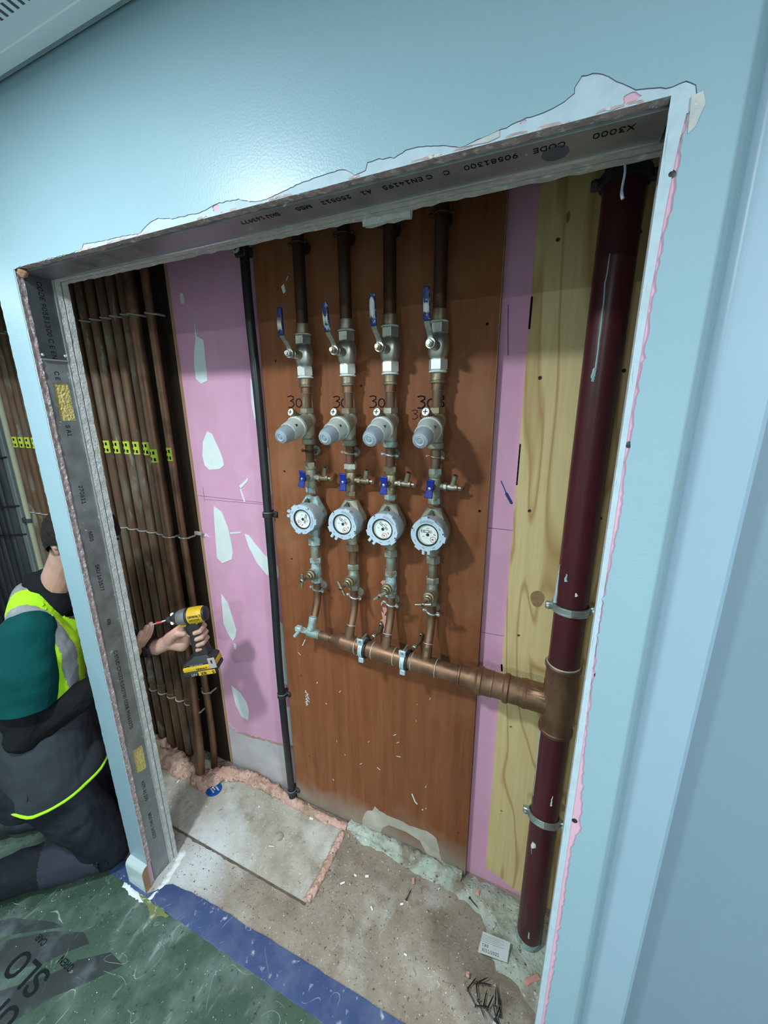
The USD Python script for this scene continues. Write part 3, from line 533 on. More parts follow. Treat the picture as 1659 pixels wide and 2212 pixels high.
# ------------------------------------------------------------------ four meter columns
CX = [.508, .657, .793, .932]
ORD = ['leftmost', 'second from left', 'third from left', 'rightmost']
MARK = ['under the leftmost number 301', 'second from the left of the four meters', 'under the number 303, third of the four', 'rightmost of the four, by the red pipe']
YA = .460                                                    # axis of the pipes before the board
Z = np.array([0, 0, 1.0]); DN = -Z; FR = np.array([0, -1.0, 0]); RT = np.array([1.0, 0, 0])
def clip_two(name, label, c, r, mat_, cat='pipe clip', group=None, wall_y=.501, tilt=0.0, rmat='clip_dusty', lug=.010):
    """two-part screw clip: front strap with a lug each side, back half, stem and round base on the wall."""
    c = np.array(c, float); t = thing(name, label, cat, c, group)
    A = math.radians(14); pts = []
    w = .0045
    part(t, 'front_strap', [tube([c+np.array([-(r+lug), -.003, tilt]), c+np.array([-(r+.004), -.004, tilt])]+[c+np.array([r*1.12*math.sin(a), -r*1.12*math.cos(a), tilt*(-math.sin(a))]) for a in np.linspace(-1.35, 1.35, 13)]+[c+np.array([r+.004, -.004, -tilt]), c+np.array([r+lug, -.003, -tilt])], .0032, 8)], mat_)
    for s in (-1, 1): part(t, 'lug_screw', lathe([(.0050, 0), (.0050, .004), (.003, .006)], c+np.array([s*(r+lug), -.002, -s*tilt]), FR, 10), mat_)
    part(t, 'back_strap', tube([c+np.array([-(r+lug), .004, tilt])]+[c+np.array([r*1.12*math.sin(a), r*1.12*math.cos(a), 0]) for a in np.linspace(-1.35, 1.35, 11)]+[c+np.array([r+lug, .004, -tilt])], .003, 8), rmat)
    part(t, 'stem', rod(c+np.array([0, r, 0]), (c[0], wall_y-.004, c[2]), .0055, 10), rmat)
    part(t, 'base', rod((c[0], wall_y-.005, c[2]), (c[0], wall_y, c[2]), .016, 16), rmat)
    return t
for i, x in enumerate(CX):
    o = ORD[i]; ax = lambda z, y=YA: np.array([x, y, z])
    # upper 35 mm pipe
    t = thing('upper_pipe', 'dark copper pipe rising from the %s lever valve up behind the lintel' % o, 'pipe', ax(1.955), 'upper copper pipes')
    part(t, 'pipe', rod(ax(1.97), ax(2.68), .0175), 'copper_dark')
    part(t, 'end_socket', lathe([(.0195, 0), (.0195, .006), (.0205, .012), (.0200, .030), (.0188, .032)], ax(1.952), Z, 20), 'brass')
    clip_two('pipe_clip', 'dark clip holding the %s upper pipe just under the lintel' % o, ax(2.195), .0175, 'copper_dark', group='clips under the lintel', rmat='copper_dark')
    # ball valve with lever
    h = [2.012, 2.008, 2.014, 2.014][i]-.008
    t = thing('ball_valve', '%s nickel lever ball valve with %s' % (o, ['blue handle', 'blue handle lightly scraped', 'blue handle half covered in white paint', 'blue handle scraped white at its middle'][i]), 'valve', ax(1.83), 'lever valves')
    part(t, 'body', lathe([(.019, 0), (.023, .004), (.0265, .014), (.0285, .028), (.0285, .040), (.0265, .052), (.022, .060), (.021, .064)], ax(1.862), Z, 28), 'nickel')
    part(t, 'hex_end', hexnut(ax(1.834), Z, .0255, .030, .003, .52), 'nickel_face'); part(t, 'hex_end', hexnut(ax(1.924), Z, .0255, .028, .003, .52), 'nickel')
    part(t, 'thread_tape', lathe([(.0215, 0), (.0245, .002), (.0245, .004), (.022, .006)], ax(1.828), Z, 22), 'ptfe'); part(t, 'thread_tape', lathe([(.0225, 0), (.0250, .002), (.021, .005)], ax(1.952), Z, 22), 'ptfe')
    part(t, 'stem', [rod(ax(1.893)+FR*.024, ax(1.893)+FR*.062, .0125, 18, .001), rod(ax(1.893)+FR*.06, ax(1.893)+FR*.092, .005, 12)], 'nickel')
    part(t, 'stem_nut', hexnut(ax(1.893)+FR*.078, FR, .0095, .009), 'brass' if i in (1, 2) else 'galv')
    lv = spline([ax(1.893)+FR*.073, ax(1.908)+FR*.074, ax(1.918)+FR*.082, ax(1.930)+FR*.098, ax(1.942)+FR*.106, ax(h-.01)+FR*(.112 if i else .104)], 16)
    def strap(P, w, th):
        V = []
        tt = np.gradient(P, axis=0); tt /= np.linalg.norm(tt, axis=1, keepdims=True)
        for p, q in zip(P, tt):
            n = np.cross(RT, q)
            for sx, sn in ((-1, -1), (1, -1), (1, 1), (-1, 1)): V.append(p+RT*sx*w/2+n*sn*th/2)
        F = []
        for k in range(len(P)-1):
            for e in range(4):
                a, b = 4*k+e, 4*k+(e+1) % 4; F += [(a, b, b+4), (a, b+4, a+4)]
        k = 4*(len(P)-1); F += [(0, 2, 1), (0, 3, 2), (k, k+1, k+2), (k, k+2, k+3)]
        m = trimesh.Trimesh(np.array(V), np.array(F), process=False); m.fix_normals(); return m
    part(t, 'lever', [strap(lv, .014, .003), rod(ax(1.893)+FR*.0715, ax(1.893)+FR*.0745, .0125, 18)], 'nickel')
    gp = [q for q in lv if q[2] > 1.938]; g0 = np.array(gp[0]); g1 = ax(h)+FR*(.1125 if i else .105)
    part(t, 'handle_grip', union([rod(g0, g1, .0052, 12), hull(np.vstack([ball(g0+RT*.0045, .0048, 1).vertices, ball(g0-RT*.0045, .0048, 1).vertices, ball(g1+RT*.003, .0048, 1).vertices, ball(g1-RT*.003, .0048, 1).vertices]))]), ['blue_grip', 'blue_worn', 'blue_worn', 'blue_worn'][i])
    if i == 3: part(t, 'paint_blot', rough(ball(g0*.62+g1*.38+FR*.0026, .0050, 3, (1.5, 1, 2.4)), .0012, 200, 6), 'plaster_white', label='white scrape on the handle')
    if i == 2: part(t, 'paint_blot', rough(ball(g0*.35+g1*.65+FR*.0030, .0052, 3, (1.35, 1, 5.2)), .0008, 200, 4), 'plaster_white', label='white paint on the handle')
    # adapter, mid pipe
    t = thing('connecting_pipe', 'short dull copper pipe with brass adapter below the %s lever valve' % o, 'pipe', ax(1.737), 'pipes between valve and reducer')
    part(t, 'adapter', lathe([(.0205, 0), (.0215, .002), (.0215, .006), (.0195, .008), (.0190, .024), (.0205, .026)], ax(1.802), Z, 22), 'brass')
    part(t, 'coupling', lathe([(.0150, 0), (.0165, .001), (.0165, .020)], ax(1.783), Z, 20), 'copper'); part(t, 'solder_ring', ring(ax(1.784), Z, .0150, .0012), 'solder')
    part(t, 'pipe', rod(ax(1.738), ax(1.805), .0140), 'copper_dull')
    # pressure reducing valve
    t = thing('pressure_reducer', '%s bronze pressure reducing valve with a grey capped knob pointing outwards' % o, 'valve', ax(1.63), 'pressure reducers')
    k = unit([0, -.955, -.296]); c0 = ax(1.703)
    part(t, 'body', union([lathe([(.018, 0), (.019, .004), (.021, .05), (.021, .075), (.018, .085)], ax(1.643), Z, 24), lathe([(.020, -.006), (.025, .012), (.027, .030), (.031, .044), (.031, .058)], c0, k, 28), ball(c0, .026, 3)]), 'meter_body')
    part(t, 'union_nut', hexnut(ax(1.722), Z, .0235, .018, .002, .5), 'brass'); part(t, 'union_nut', lathe([(.0195, 0), (.0225, .003), (.0225, .016), (.019, .020)], ax(1.626), Z, 24), 'meter_body')
    part(t, 'bonnet', lathe([(.032, 0), (.034, .002), (.034, .010), (.031, .012), (.030, .016), (.031, .018), (.0285, .052), (.026, .055)], c0+k*.058, k, 30), 'prv_body')
    part(t, 'indicator_window', box(-.004, .004, -.003, .003, -.004, .004).apply_transform(trimesh.transformations.translation_matrix(c0+k*.100+np.array([.022, 0, .017]))), 'black_rubber')
    cap = [(.0255, 0), (.0265, .003), (.0235, .028), (.0200, .036), (.013, .039), (.012, .037), (.005, .037), (.004, .039)]
    part(t, 'knob_cap', lathe(cap, c0+k*.112, k, 12, .2), 'prv_cap'); part(t, 'knob_ring', ring(c0+k*.1495, k, .0105, .0012, 24), 'meter_ring')
    pk = unit([-.10, -.86, .28]); p0 = ax(1.706)
    part(t, 'gauge_port', lathe([(.009, 0), (.009, .050), (.0105, .052), (.0115, .058), (.0115, .070), (.0105, .072)], p0+FR*.008, pk, 20), 'brass')
    part(t, 'gauge_plug', lathe([(.0105, 0), (.0105, .002), (.009, .0028)], p0+FR*.008+pk*.071, pk, 20), 'white_plastic')
    uu, vv, _ = frame(pk); q = p0+FR*.008+pk*.0742
    part(t, 'plug_slot', [rod(q-uu*.006, q+uu*.006, .0011, 6), rod(q-vv*.006, q+vv*.006, .0011, 6)], 'black_rubber')
    # lower short pipe and clip
    t = thing('connecting_pipe', 'short copper pipe between the %s pressure reducer and its blue tap' % o, 'pipe', ax(1.565), 'pipes between reducer and tap')
    part(t, 'pipe', rod(ax(1.566), ax(1.630), .0140), 'copper_dull')
    clip_two('pipe_clip', 'dull clip on the pipe just below the %s pressure reducer' % o, ax(1.604), .0140, ['copper_dark', 'clip_dusty', 'clip_bright', 'brass'][i], group='clips below the pressure reducers', tilt=.002)
    # isolating valve with drain
    t = thing('isolating_valve', '%s brass isolating valve with a blue butterfly handle and side drain cock' % o, 'valve', ax(1.47), 'blue handled valves')
    bm = 'brass_green' if i in (0, 3) else 'brass'
    part(t, 'compression_nut', hexnut(ax(1.553), Z, .0205, .018, .002, .2), ['brass', 'solder', 'brass', 'brass_green'][i])
    part(t, 'body', union([lathe([(.0165, 0), (.0165, .020), (.0150, .022), (.0180, .030), (.0195, .040), (.0180, .052), (.0160, .060), (.0185, .064), (.0185, .072)], ax(1.484), Z, 24), rod(ax(1.521), ax(1.521)+FR*.040, .0095, 16), rod(ax(1.519), ax(1.519)+RT*.040, .0095, 16)]), bm)
    part(t, 'inlet_nut', hexnut(ax(1.468), Z, .0195, .018, .002, .1), ['verdigris', 'brass', 'verdigris', 'verdigris'][i])
    hz = [0.35, 0.05, .1, .25][i]; hc = ax(1.521)+FR*.046; hd = unit([math.sin(hz)*.5, 0, 1]); hs = np.cross(hd, FR)
    wings = []
    for s in (-1, 1):
        wings.append(hull(np.vstack([ball(hc+hs*e*.0062+FR*.001, .0032, 1).vertices for e in (-1, 1)]+[ball(hc+hd*s*.024+hs*e*.0088+FR*.007, .0030, 1).vertices for e in (-1, 1)])))
    part(t, 'butterfly_handle', union([rod(hc-FR*.005, hc+FR*.006, .0105, 18)]+wings), 'blue_tap')
    part(t, 'handle_screw', lathe([(.0045, 0), (.0045, .002), (.002, .003)], hc+FR*.0062, FR, 12), 'steel')
    dc = ax(1.519)
    part(t, 'drain_cock', union([hexnut(dc+RT*.026, RT, .0125, .010, .001), rod(dc+RT*.034, dc+RT*.066, .0095, 16, .001), rod(dc+RT*.050, dc+RT*.060+Z*.036+FR*.006, .0078, 14)]), 'brass')
    part(t, 'drain_plug', rod(dc+RT*.066, dc+RT*.076, .0042, 10), 'clip_bright')
    part(t, 'drain_bore', rod(dc+RT*.0595+Z*.0345+FR*.0058, dc+RT*.0605+Z*.0366+FR*.0062, .0052, 12), 'black_rubber')
    # water meter
    t = thing('water_meter', '%s round grey water meter with white dial %s' % (o, ['turned on its side', 'turned a quarter', 'leaning a little', 'standing upright'][i]), 'water meter', ax(1.29), 'water meters')
    bm = ['verdigris', 'meter_body', 'brass_green', 'brass_green'][i]
    mc = ax(1.390, .455)
    tail = [hull(np.vstack([lathe([(.021, 0), (.021, .004)], ax(1.452), Z, 20).vertices, mc+np.array([[s*.040, e*.018, .026] for s in (-1, 1) for e in (-1, 1)])])), hull(np.vstack([lathe([(.019, 0), (.019, .004)], ax(1.318), Z, 20).vertices, mc+np.array([[s*.024, e*.014, -.034] for s in (-1, 1) for e in (-1, 1)])]))]
    part(t, 'brass_body', union([lathe([(.030, -.030), (.046, -.022), (.050, -.008), (.050, .014)], mc, FR, 36)]+tail+[rod(ax(1.30), ax(1.33), .0165, 20)]), bm)
    for s in (-1, 1): part(t, 'rib', hull([mc+np.array([s*.012-.004, -.020, .045]), mc+np.array([s*.012+.004, -.020, .045]), mc+np.array([s*.004, -.020, .062]), mc+np.array([s*.012, -.004, .045]), mc+np.array([s*.004, -.004, .062])]), bm)
    part(t, 'arrow_mark', hull([mc+np.array([-.010, -.030, .050]), mc+np.array([.010, -.030, .050]), mc+np.array([0, -.023, .066]), mc+np.array([-.010, -.022, .049]), mc+np.array([.010, -.022, .049])]), 'black_rubber')
    part(t, 'housing', lathe([(.0500, 0), (.0510, .004), (.0500, .034), (.0480, .040)], mc+FR*.012, FR, 40), 'meter_grey')
    fc = mc+FR*.052
    rot = math.radians([-105, -32, -38, 0][i])              # the way the dial is turned
    ex = np.array([math.cos(rot), 0, -math.sin(rot)]) if False else np.array([math.cos(rot), 0, math.sin(rot)]); ez = np.array([-math.sin(rot), 0, math.cos(rot)])
    if i in (1, 2): ex = np.array([math.cos(rot), 0, math.sin(rot)])
    def fp(poly, d, lift): return prism(poly, fc+FR*d, ex, ez, lift)
    rr = Point(0, 0).buffer(.0490, quad_segs=12)
    for a in (100, 235, 350): rr = rr.union(affinity.rotate(sbox(.040, -.009, .0535, .009), a, origin=(0, 0)))
    for a in (52, 290): rr = rr.difference(affinity.rotate(sbox(.046, -.016, .056, .010), a, origin=(0, 0)))
    rr = rr.difference(Point(0, 0).buffer(.0335, quad_segs=14))
    part(t, 'face_ring', fp(rr.buffer(.0008).buffer(-.0008), 0, .008), 'meter_ring')
    for a in (160, 10): part(t, 'ring_hole', lathe([(.0022, 0), (.0022, .0006)], fc+FR*.0078+ex*.0465*math.cos(math.radians(a))+ez*.0465*math.sin(math.radians(a)), FR, 10), 'black_rubber')
    part(t, 'lid_hinge', [fp(affinity.translate(sbox(-.004, -.006, .004, .006), -.010, -.0525), .001, .010), fp(affinity.translate(sbox(-.004, -.005, .004, .005), .006, -.0515), .001, .010)], 'meter_ring')
    part(t, 'seal_ring', fp(Point(0, 0).buffer(.0345, quad_segs=12).difference(Point(0, 0).buffer(.0295, quad_segs=12)), 0, .0066), 'black_rubber')
    part(t, 'dial', fp(Point(0, 0).buffer(.0302, quad_segs=12), 0, .0030), 'meter_face')
    part(t, 'dial_rim', fp(Point(-.0015, 0).buffer(.0296, quad_segs=12).difference(Point(.003, 0).buffer(.0270, quad_segs=12)), 0.003, .0012), 'prv_body')
    part(t, 'counter_window', fp(sbox(-.019, .006, .004, .013).difference(sbox(-.0178, .0072, .003, .0118)), .003, .0005), 'black_rubber'); part(t, 'counter_window', fp(sbox(.0045, .006, .0115, .013).difference(sbox(.0055, .0070, .0105, .012)), .003, .0005), 'red_print')
    part(t, 'digits', [text('00', fc+FR*.0031+ex*-.014+ez*.0075, ex, ez, .0038, .0003), text('5', fc+FR*.0031+ex*.0066+ez*.0075, ex, ez, .0038, .0003)], 'black_rubber', kind='stuff')
    part(t, 'unit_mark', text('m3', fc+FR*.0031+ex*-.005+ez*.0165, ex, ez, .0042, .0003), 'black_rubber')
    part(t, 'star_wheel', fp(unary_union([affinity.rotate(sbox(-.0045, -.0022, .0045, .0022), a, origin=(0, 0)) for a in (0, 60, 120)]), .003, .0008), 'black_rubber')
    part(t, 'sub_dial', fp(Point(.016, -.0125).buffer(.0085).difference(Point(.016, -.0125).buffer(.0074)), .003, .0005), 'red_print'); part(t, 'pointer', fp(Polygon([(.010, -.0135), (.0165, -.0100), (.018, -.0150)]), .0033, .0008), 'red_print')
    part(t, 'sub_dial', fp(Polygon([(.017, .003), (.022, -.001), (.0235, .001), (.019, .005)]), .003, .0005), 'red_print'); part(t, 'dial_screw', fp(affinity.rotate(sbox(-.0150, -.0075, -.0110, -.0045), 20), .003, .0006), 'prv_cap')
    part(t, 'maker_mark', fp(sbox(-.008, -.0105, .001, -.0098), .003, .0003), 'meter_grey')
    part(t, 'serial_print', [fp(affinity.rotate(sbox(-.0007, .037, .0007, .0445 if j % 3 else .043), a, origin=(0, 0)), .008, .0003) for j, a in enumerate(np.linspace(32, -22, 14))], 'meter_print', kind='stuff')
    part(t, 'ring_print', [fp(affinity.rotate(sbox(-.0040, .0395, .0040, .0420), a, origin=(0, 0)), .008, .0002) for a in (75, 120, 165, 210, 250, 300)], 'meter_print', kind='stuff')
    # union under the meter
    t = thing('meter_union', 'brass coupling nut and tail under the %s water meter' % o, 'pipe fitting', ax(1.225), 'couplings under the meters')
    part(t, 'coupling_nut', hexnut(ax(1.282), Z, .0225, .026, .003, .4), ['verdigris', 'brass', 'brass_green', 'brass_green'][i]); part(t, 'tail_pipe', rod(ax(1.232), ax(1.285), .0150), ['brass_green', 'copper', 'brass_green', 'brass'][i])
    # stopcock
    t = thing('stopcock', '%s brass stopcock with a T-shaped crutch handle, %s' % (o, ['crusted turquoise', 'dull grey', 'pale grey-green, handle slanting', 'handle lying flat'][i]), 'valve', ax(1.14), 'stopcocks')
    bm = ['verdigris', 'brass_green', 'verdigris', 'brass_green'][i]
    part(t, 'compression_nut', hexnut(ax(1.216), Z, .0210, .020, .003, .4), bm)
    bk = unit([0, -.98, .02]); b0 = ax(1.182)
    part(t, 'body', union([lathe([(.0155, 0), (.0165, .010), (.020, .022), (.0175, .050), (.0150, .070)], ax(1.150), Z, 22), lathe([(.018, 0), (.0195, .020), (.0185, .034)], b0-bk*.005, bk, 22)]), bm)
    part(t, 'outlet_nut', hexnut(ax(1.142), Z, .0190, .016, .002, .1), bm if i != 0 else 'verdigris')
    part(t, 'bonnet', lathe([(.0175, 0), (.0175, .010), (.0125, .012), (.0125, .020), (.0095, .022), (.0095, .030), (.006, .031)], b0+bk*.029, bk, 20), 'brass')
    part(t, 'spindle', rod(b0+bk*.055, b0+bk*.086, .0048, 12), 'brass')
    ha = math.radians([84, 118, 38, 12][i]); hv = math.cos(ha)*RT+math.sin(ha)*Z; hq = b0+bk*.086
    part(t, 'crutch_handle', union([rod(hq-hv*.026, hq+hv*.026, .0050, 12, .001), ball(hq, .0078, 2)]), 'brass' if i != 2 else 'brass_green')
    part(t, 'handle_screw', lathe([(.0040, 0), (.003, .002)], hq+bk*.0075, bk, 10), 'black_rubber')
    # lower pipe to the manifold, leaning out from the board
    t = thing('lower_pipe', '%s copper pipe bending out from its stopcock down to the manifold' % o, 'pipe', ax(.99, .42), 'lower copper pipes')
    lp = spline([ax(1.150), ax(1.11), ax(1.085, .459), ax(1.055, .450), ax(1.02, .432), ax(.985, .414)], 26)
    part(t, 'pipe', tube(lp, .0135, 20), 'copper')
    part(t, 'solder_ring', ring(ax(1.020, .432), unit([0, -.45, -.9]), .0142, .0014), ['verdigris', 'solder', 'verdigris', 'solder'][i])
    clip_two('pipe_clip', '%s clip on the pipe below the %s stopcock' % (['turquoise', 'pale', 'bright', 'pale white'][i], o), ax(1.116), .0140, ['verdigris', 'clip_bright', 'clip_bright', 'clip_bright'][i], group='clips below the stopcocks', tilt=.004)

# ------------------------------------------------------------------ manifold
mz = lambda x: .966-(x-.50)*.026
mp = lambda x: np.array([x, .412, mz(x)])
MX = unit(mp(1.2)-mp(.5))
t = thing('manifold_pipe', 'horizontal copper manifold pipe joining the four lower pipes to the tall red pipe', 'pipe', (.85, .412, .92))
def seg(a, b, r, r2=None): return lathe([(r, 0), (r2 or r, np.linalg.norm(mp(b)-mp(a)))], mp(a), MX, 28)
part(t, 'narrow_pipe', seg(.505, .64, .0140), 'copper'); part(t, 'tee_end', lathe([(.0165, 0), (.0165, .050)], mp(.492), MX, 22), 'brass_green')
part(t, 'coupling', lathe([(.0155, 0), (.0155, .024)], mp(.560), MX, 22), 'copper')
part(t, 'reducer', lathe([(.0155, 0), (.0165, .014), (.0270, .034), (.0285, .050)], mp(.592), MX, 28), 'copper_dull')
part(t, 'main_pipe', seg(.630, 1.055, .0265), 'copper')
for a, b in ((.632, .688), (.748, .828), (.886, .968)): part(t, 'tee_socket', seg(a, b, .0285), 'copper')
for x_ in (.688, .750, .827, .888, .967): part(t, 'solder_ring', ring(mp(x_), MX, .0280, .0016, 32), 'solder' if x_ != .888 else 'verdigris')
for i, x in enumerate(CX): part(t, 'tee_branch', lathe([(.0175, 0), (.0160, .012), (.0155, .046)], np.array([x, .411, mz(x)+.012]), unit([0, .35, .94]), 20), ['verdigris', 'copper_dull', 'copper_dull', 'copper_dull'][i])
part(t, 'stepped_coupling', lathe([(.0300, 0), (.0335, .002), (.0335, .007), (.0305, .009), (.0300, .034), (.0320, .038), (.0345, .050), (.0380, .056), (.0420, .060), (.0420, .070), (.0385, .074), (.0375, .098), (.0385, .102), (.0360, .106), (.0360, .128), (.0370, .132), (.0420, .136), (.0420, .146), (.0385, .150), (.0380, .186)], mp(1.036), MX, 36), 'copper')
t = thing('drain_tap', 'small turquoise drain cock capping the left end of the copper manifold', 'valve', (.46, .41, .93))
part(t, 'body', [rod(mp(.455), mp(.497), .0105, 16), hexnut(mp(.468), MX, .0120, .012)], 'verdigris'); part(t, 'square_head', cbox(.440, .462, .402, .422, mz(.45)-.008, mz(.45)+.011, .002), 'galv_blue'); part(t, 'spout', rod(mp(.455)-Z*.004, mp(.436)-Z*.030+FR*.008, .0060, 12), 'verdigris')
for j, (x_, r_) in enumerate(((.713, .0275), (.861, .0275))):
    lab = ['left', 'right'][j]
    t = thing('pipe_clamp', '%s lined steel clamp round the copper manifold, %s' % (lab, ['plain pale strap between second and third branches', 'rust-stained strap between third and fourth branches'][j]), 'pipe clamp', mp(x_), 'manifold clamps')
    part(t, 'rubber_lining', band(mp(x_+.009), MX, r_, .012, .0050), 'black_rubber'); part(t, 'steel_strap', band(mp(x_), MX, r_+.001, .014, .0048), 'galv_blue')
    part(t, 'top_lug', cbox(x_-.011, x_+.011, .384, .392, mz(x_)+.024, mz(x_)+.046, .0015), 'galv_blue'); part(t, 'bottom_lug', cbox(x_-.009, x_+.009, .388, .396, mz(x_)-.044, mz(x_)-.026, .0015), 'galv_blue')
    part(t, 'lug_bolt', rod((x_+.002, .378, mz(x_)+.040), (x_+.002, .430, mz(x_)+.040), .0035, 8), 'galv')
    a = np.array([x_+.012, .440, mz(x_)+.016]); b = np.array([x_+.022, .499, mz(x_)+.018])
    part(t, 'stem', rod(a, b, .0055, 12), 'brass'); part(t, 'stem_nut', hexnut(a+(b-a)*.25, b-a, .0085, .012), 'galv')
    part(t, 'eyelet', union([hull(np.vstack([ball(b, .006, 2).vertices, ball(b+Z*.030+RT*.006-FR*-.006, .0075, 2).vertices]))]) - m3.Manifold.cylinder(.05, .0040, .0040, 12, True).rotate((90, 0, 0)).translate(tuple(map(float, b+Z*.030+RT*.006))), 'brass')

# ------------------------------------------------------------------ tall riser
RX, RY, RR = 1.316, .402, .0385
t = thing('riser_pipe', 'tall dark red painted riser pipe with a big copper tee beside the meters', 'pipe', (RX, RY, 0))
part(t, 'upper_pipe', rod((RX, RY, 1.02), (RX, RY, 2.70), RR, 40), 'riser_paint'); part(t, 'lower_pipe', rod((RX, RY, .006), (RX, RY, .93), RR, 40), 'riser_paint')
part(t, 'tee', union([lathe([(.0410, 0), (.0450, .003), (.0450, .011), (.0415, .015), (.0410, .040), (.0425, .060), (.0425, .150), (.0410, .180), (.0415, .202), (.0455, .206), (.0455, .214), (.0410, .218)], (RX, RY, .862), Z, 40), rod(mp(1.215), mp(1.31), .0400, 32), lathe([(.0385, 0), (.0415, .002), (.0415, .010), (.0385, .014)], mp(1.222), MX, 32)]), 'copper')
part(t, 'jointing', ring((RX, RY, 1.080), Z, .0405, .0022, 40), 'solder'); part(t, 'jointing', ring((RX, RY, .864), Z, .0405, .0022, 40), 'galv')
part(t, 'foot_wrap', rough(lathe([(.0400, 0), (.0405, .02), (.0395, .035), (.0388, .036)], (RX, RY, .004), Z, 60), .0012, 70, 3), 'verdigris')
def drip(name, a, z0, z1, r0, r1, m, seed=1):
    rg = np.random.default_rng(seed); zz = np.linspace(z0, z1, 14); aa = a+np.cumsum(rg.normal(0, .02, 14))
    part(t, name, tube([(RX+(RR-.0004)*math.sin(q), RY-(RR-.0004)*math.cos(q), h) for q, h in zip(aa, zz)], np.linspace(r0, r1, 14), 6), m)
drip('paint_drip', -.35, 2.03, 1.80, .0010, .0024, 'riser_drip', 2); drip('paint_drip', -.38, 1.815, 1.79, .0048, .0030, 'riser_drip', 3); drip('paint_drip', -.55, 1.345, 1.325, .0012, .0040, 'riser_drip', 4)
drip('paint_drip', -1.25, 1.36, 1.255, .0010, .0070, 'galv_blue', 5); drip('paint_drip', -1.35, .86, .62, .0030, .0014, 'galv_blue', 6); drip('paint_drip', .35, .67, .635, .0010, .0028, 'plaster_white', 7); drip('paint_drip', -.6, .47, .42, .0016, .0010, 'galv_blue', 8); drip('paint_drip', -.5, .47, .455, .0050, .0080, 'plaster_white', 9); drip('paint_drip', .2, 1.30, 1.292, .0030, .0030, 'plaster_white', 10); drip('paint_drip', -.1, .10, .075, .0020, .0030, 'riser_drip', 11)
for nm, z_, m_, dz in (('dark clamp round the tall red pipe just under the lintel', 2.165, 'black_dusty', .0), ('lined galvanised clamp round the tall red pipe just above the tee', 1.243, 'galv', .010), ('old galvanised clamp hanging crooked low on the tall red pipe', .545, 'galv', -.012)):
    c = np.array([RX, RY, z_]); t = thing('pipe_clamp', nm, 'pipe clamp', c, 'riser clamps')
    dd = unit([.0, .36 if z_ < 1 else .05, 1])
    part(t, 'steel_strap', band(c, dd, RR+.003, .020, .0035), m_); part(t, 'rubber_lining', band(c, dd, RR+.0005, .023, .0028), 'black_rubber')
    part(t, 'strap_rib', band(c+dd*.007, dd, RR+.0062, .003, .0016), m_); part(t, 'strap_rib', band(c-dd*.007, dd, RR+.0062, .003, .0016), m_)
    for s in (-1, 1):
        part(t, 'lug', cbox(c[0]+s*(RR+.012)-.010, c[0]+s*(RR+.012)+.010, RY-.008, RY+.008, z_-.009+s*dz*.3, z_+.009+s*dz*.3, .003), m_); part(t, 'lug_bolt', lathe([(.0065, 0), (.0065, .005), (.0035, .007)], (c[0]+s*(RR+.014), RY-.008, z_+s*dz*.3), FR, 10), m_)
    part(t, 'stem', rod((RX, RY+RR+.004, z_), (RX, .514, z_), .0060, 10), 'galv'); part(t, 'base', rod((RX, .509, z_), (RX, .514, z_), .020, 16), 'galv')

# ------------------------------------------------------------------ black plastic pipe on the pink board
t = thing('black_pipe', 'bowed black plastic pipe running down beside the left edge of the meter board', 'pipe', (.289, .485, .02))
bp = spline([(.288, .486, 2.66), (.288, .486, 2.20), (.287, .486, 2.085), (.291, .486, 1.891), (.294, .486, 1.666), (.292, .486, 1.362), (.288, .486, 1.012), (.284, .484, .805), (.284, .483, .573), (.287, .484, .299), (.292, .484, .03)], 70)
part(t, 'pipe', tube(bp, .0150, 20), 'black_pipe')
for z_, x_, w in ((2.215, .288, 'top'), (1.362, .292, 'middle'), (.575, .284, 'lower'), (.062, .2915, 'floor')):
    c = np.array([x_, .485, z_]); t = thing('pipe_clip', {'top': 'square black clip with a knotted rag on the black pipe under the lintel', 'middle': 'wire-bound clip halfway up the black plastic pipe', 'lower': 'wire-bound clip low on the black plastic pipe where it bows', 'floor': 'grey clip on the black pipe at the floor'}[w], 'pipe clip', c, 'black pipe clips')
    m_ = {'floor': 'black_dusty'}.get(w, 'black_rubber')
    part(t, 'saddle', [band(c, (0, 0, 1), .0152, .018, .004), cbox(x_-.004, x_+.034 if w != 'top' else x_+.02, .492, .519, z_-.011, z_+.011, .003)], m_)
    if w == 'top': part(t, 'block', cbox(x_-.020, x_+.021, .462, .474, z_-.021, z_+.020, .003), 'black_rubber')
    else: part(t, 'wire', ring(c+Z*.008, (0, .1, 1), .0195, .0011, 30), 'clip_bright')
    if w == 'top': part(t, 'rag', tube(spline([(.30, .452, 2.250), (.292, .450, 2.235), (.283, .449, 2.222), (.281, .449, 2.208), (.289, .448, 2.202), (.297, .449, 2.209), (.295, .450, 2.222), (.290, .450, 2.236), (.281, .452, 2.252)], 30), .0042, 8), 'string')

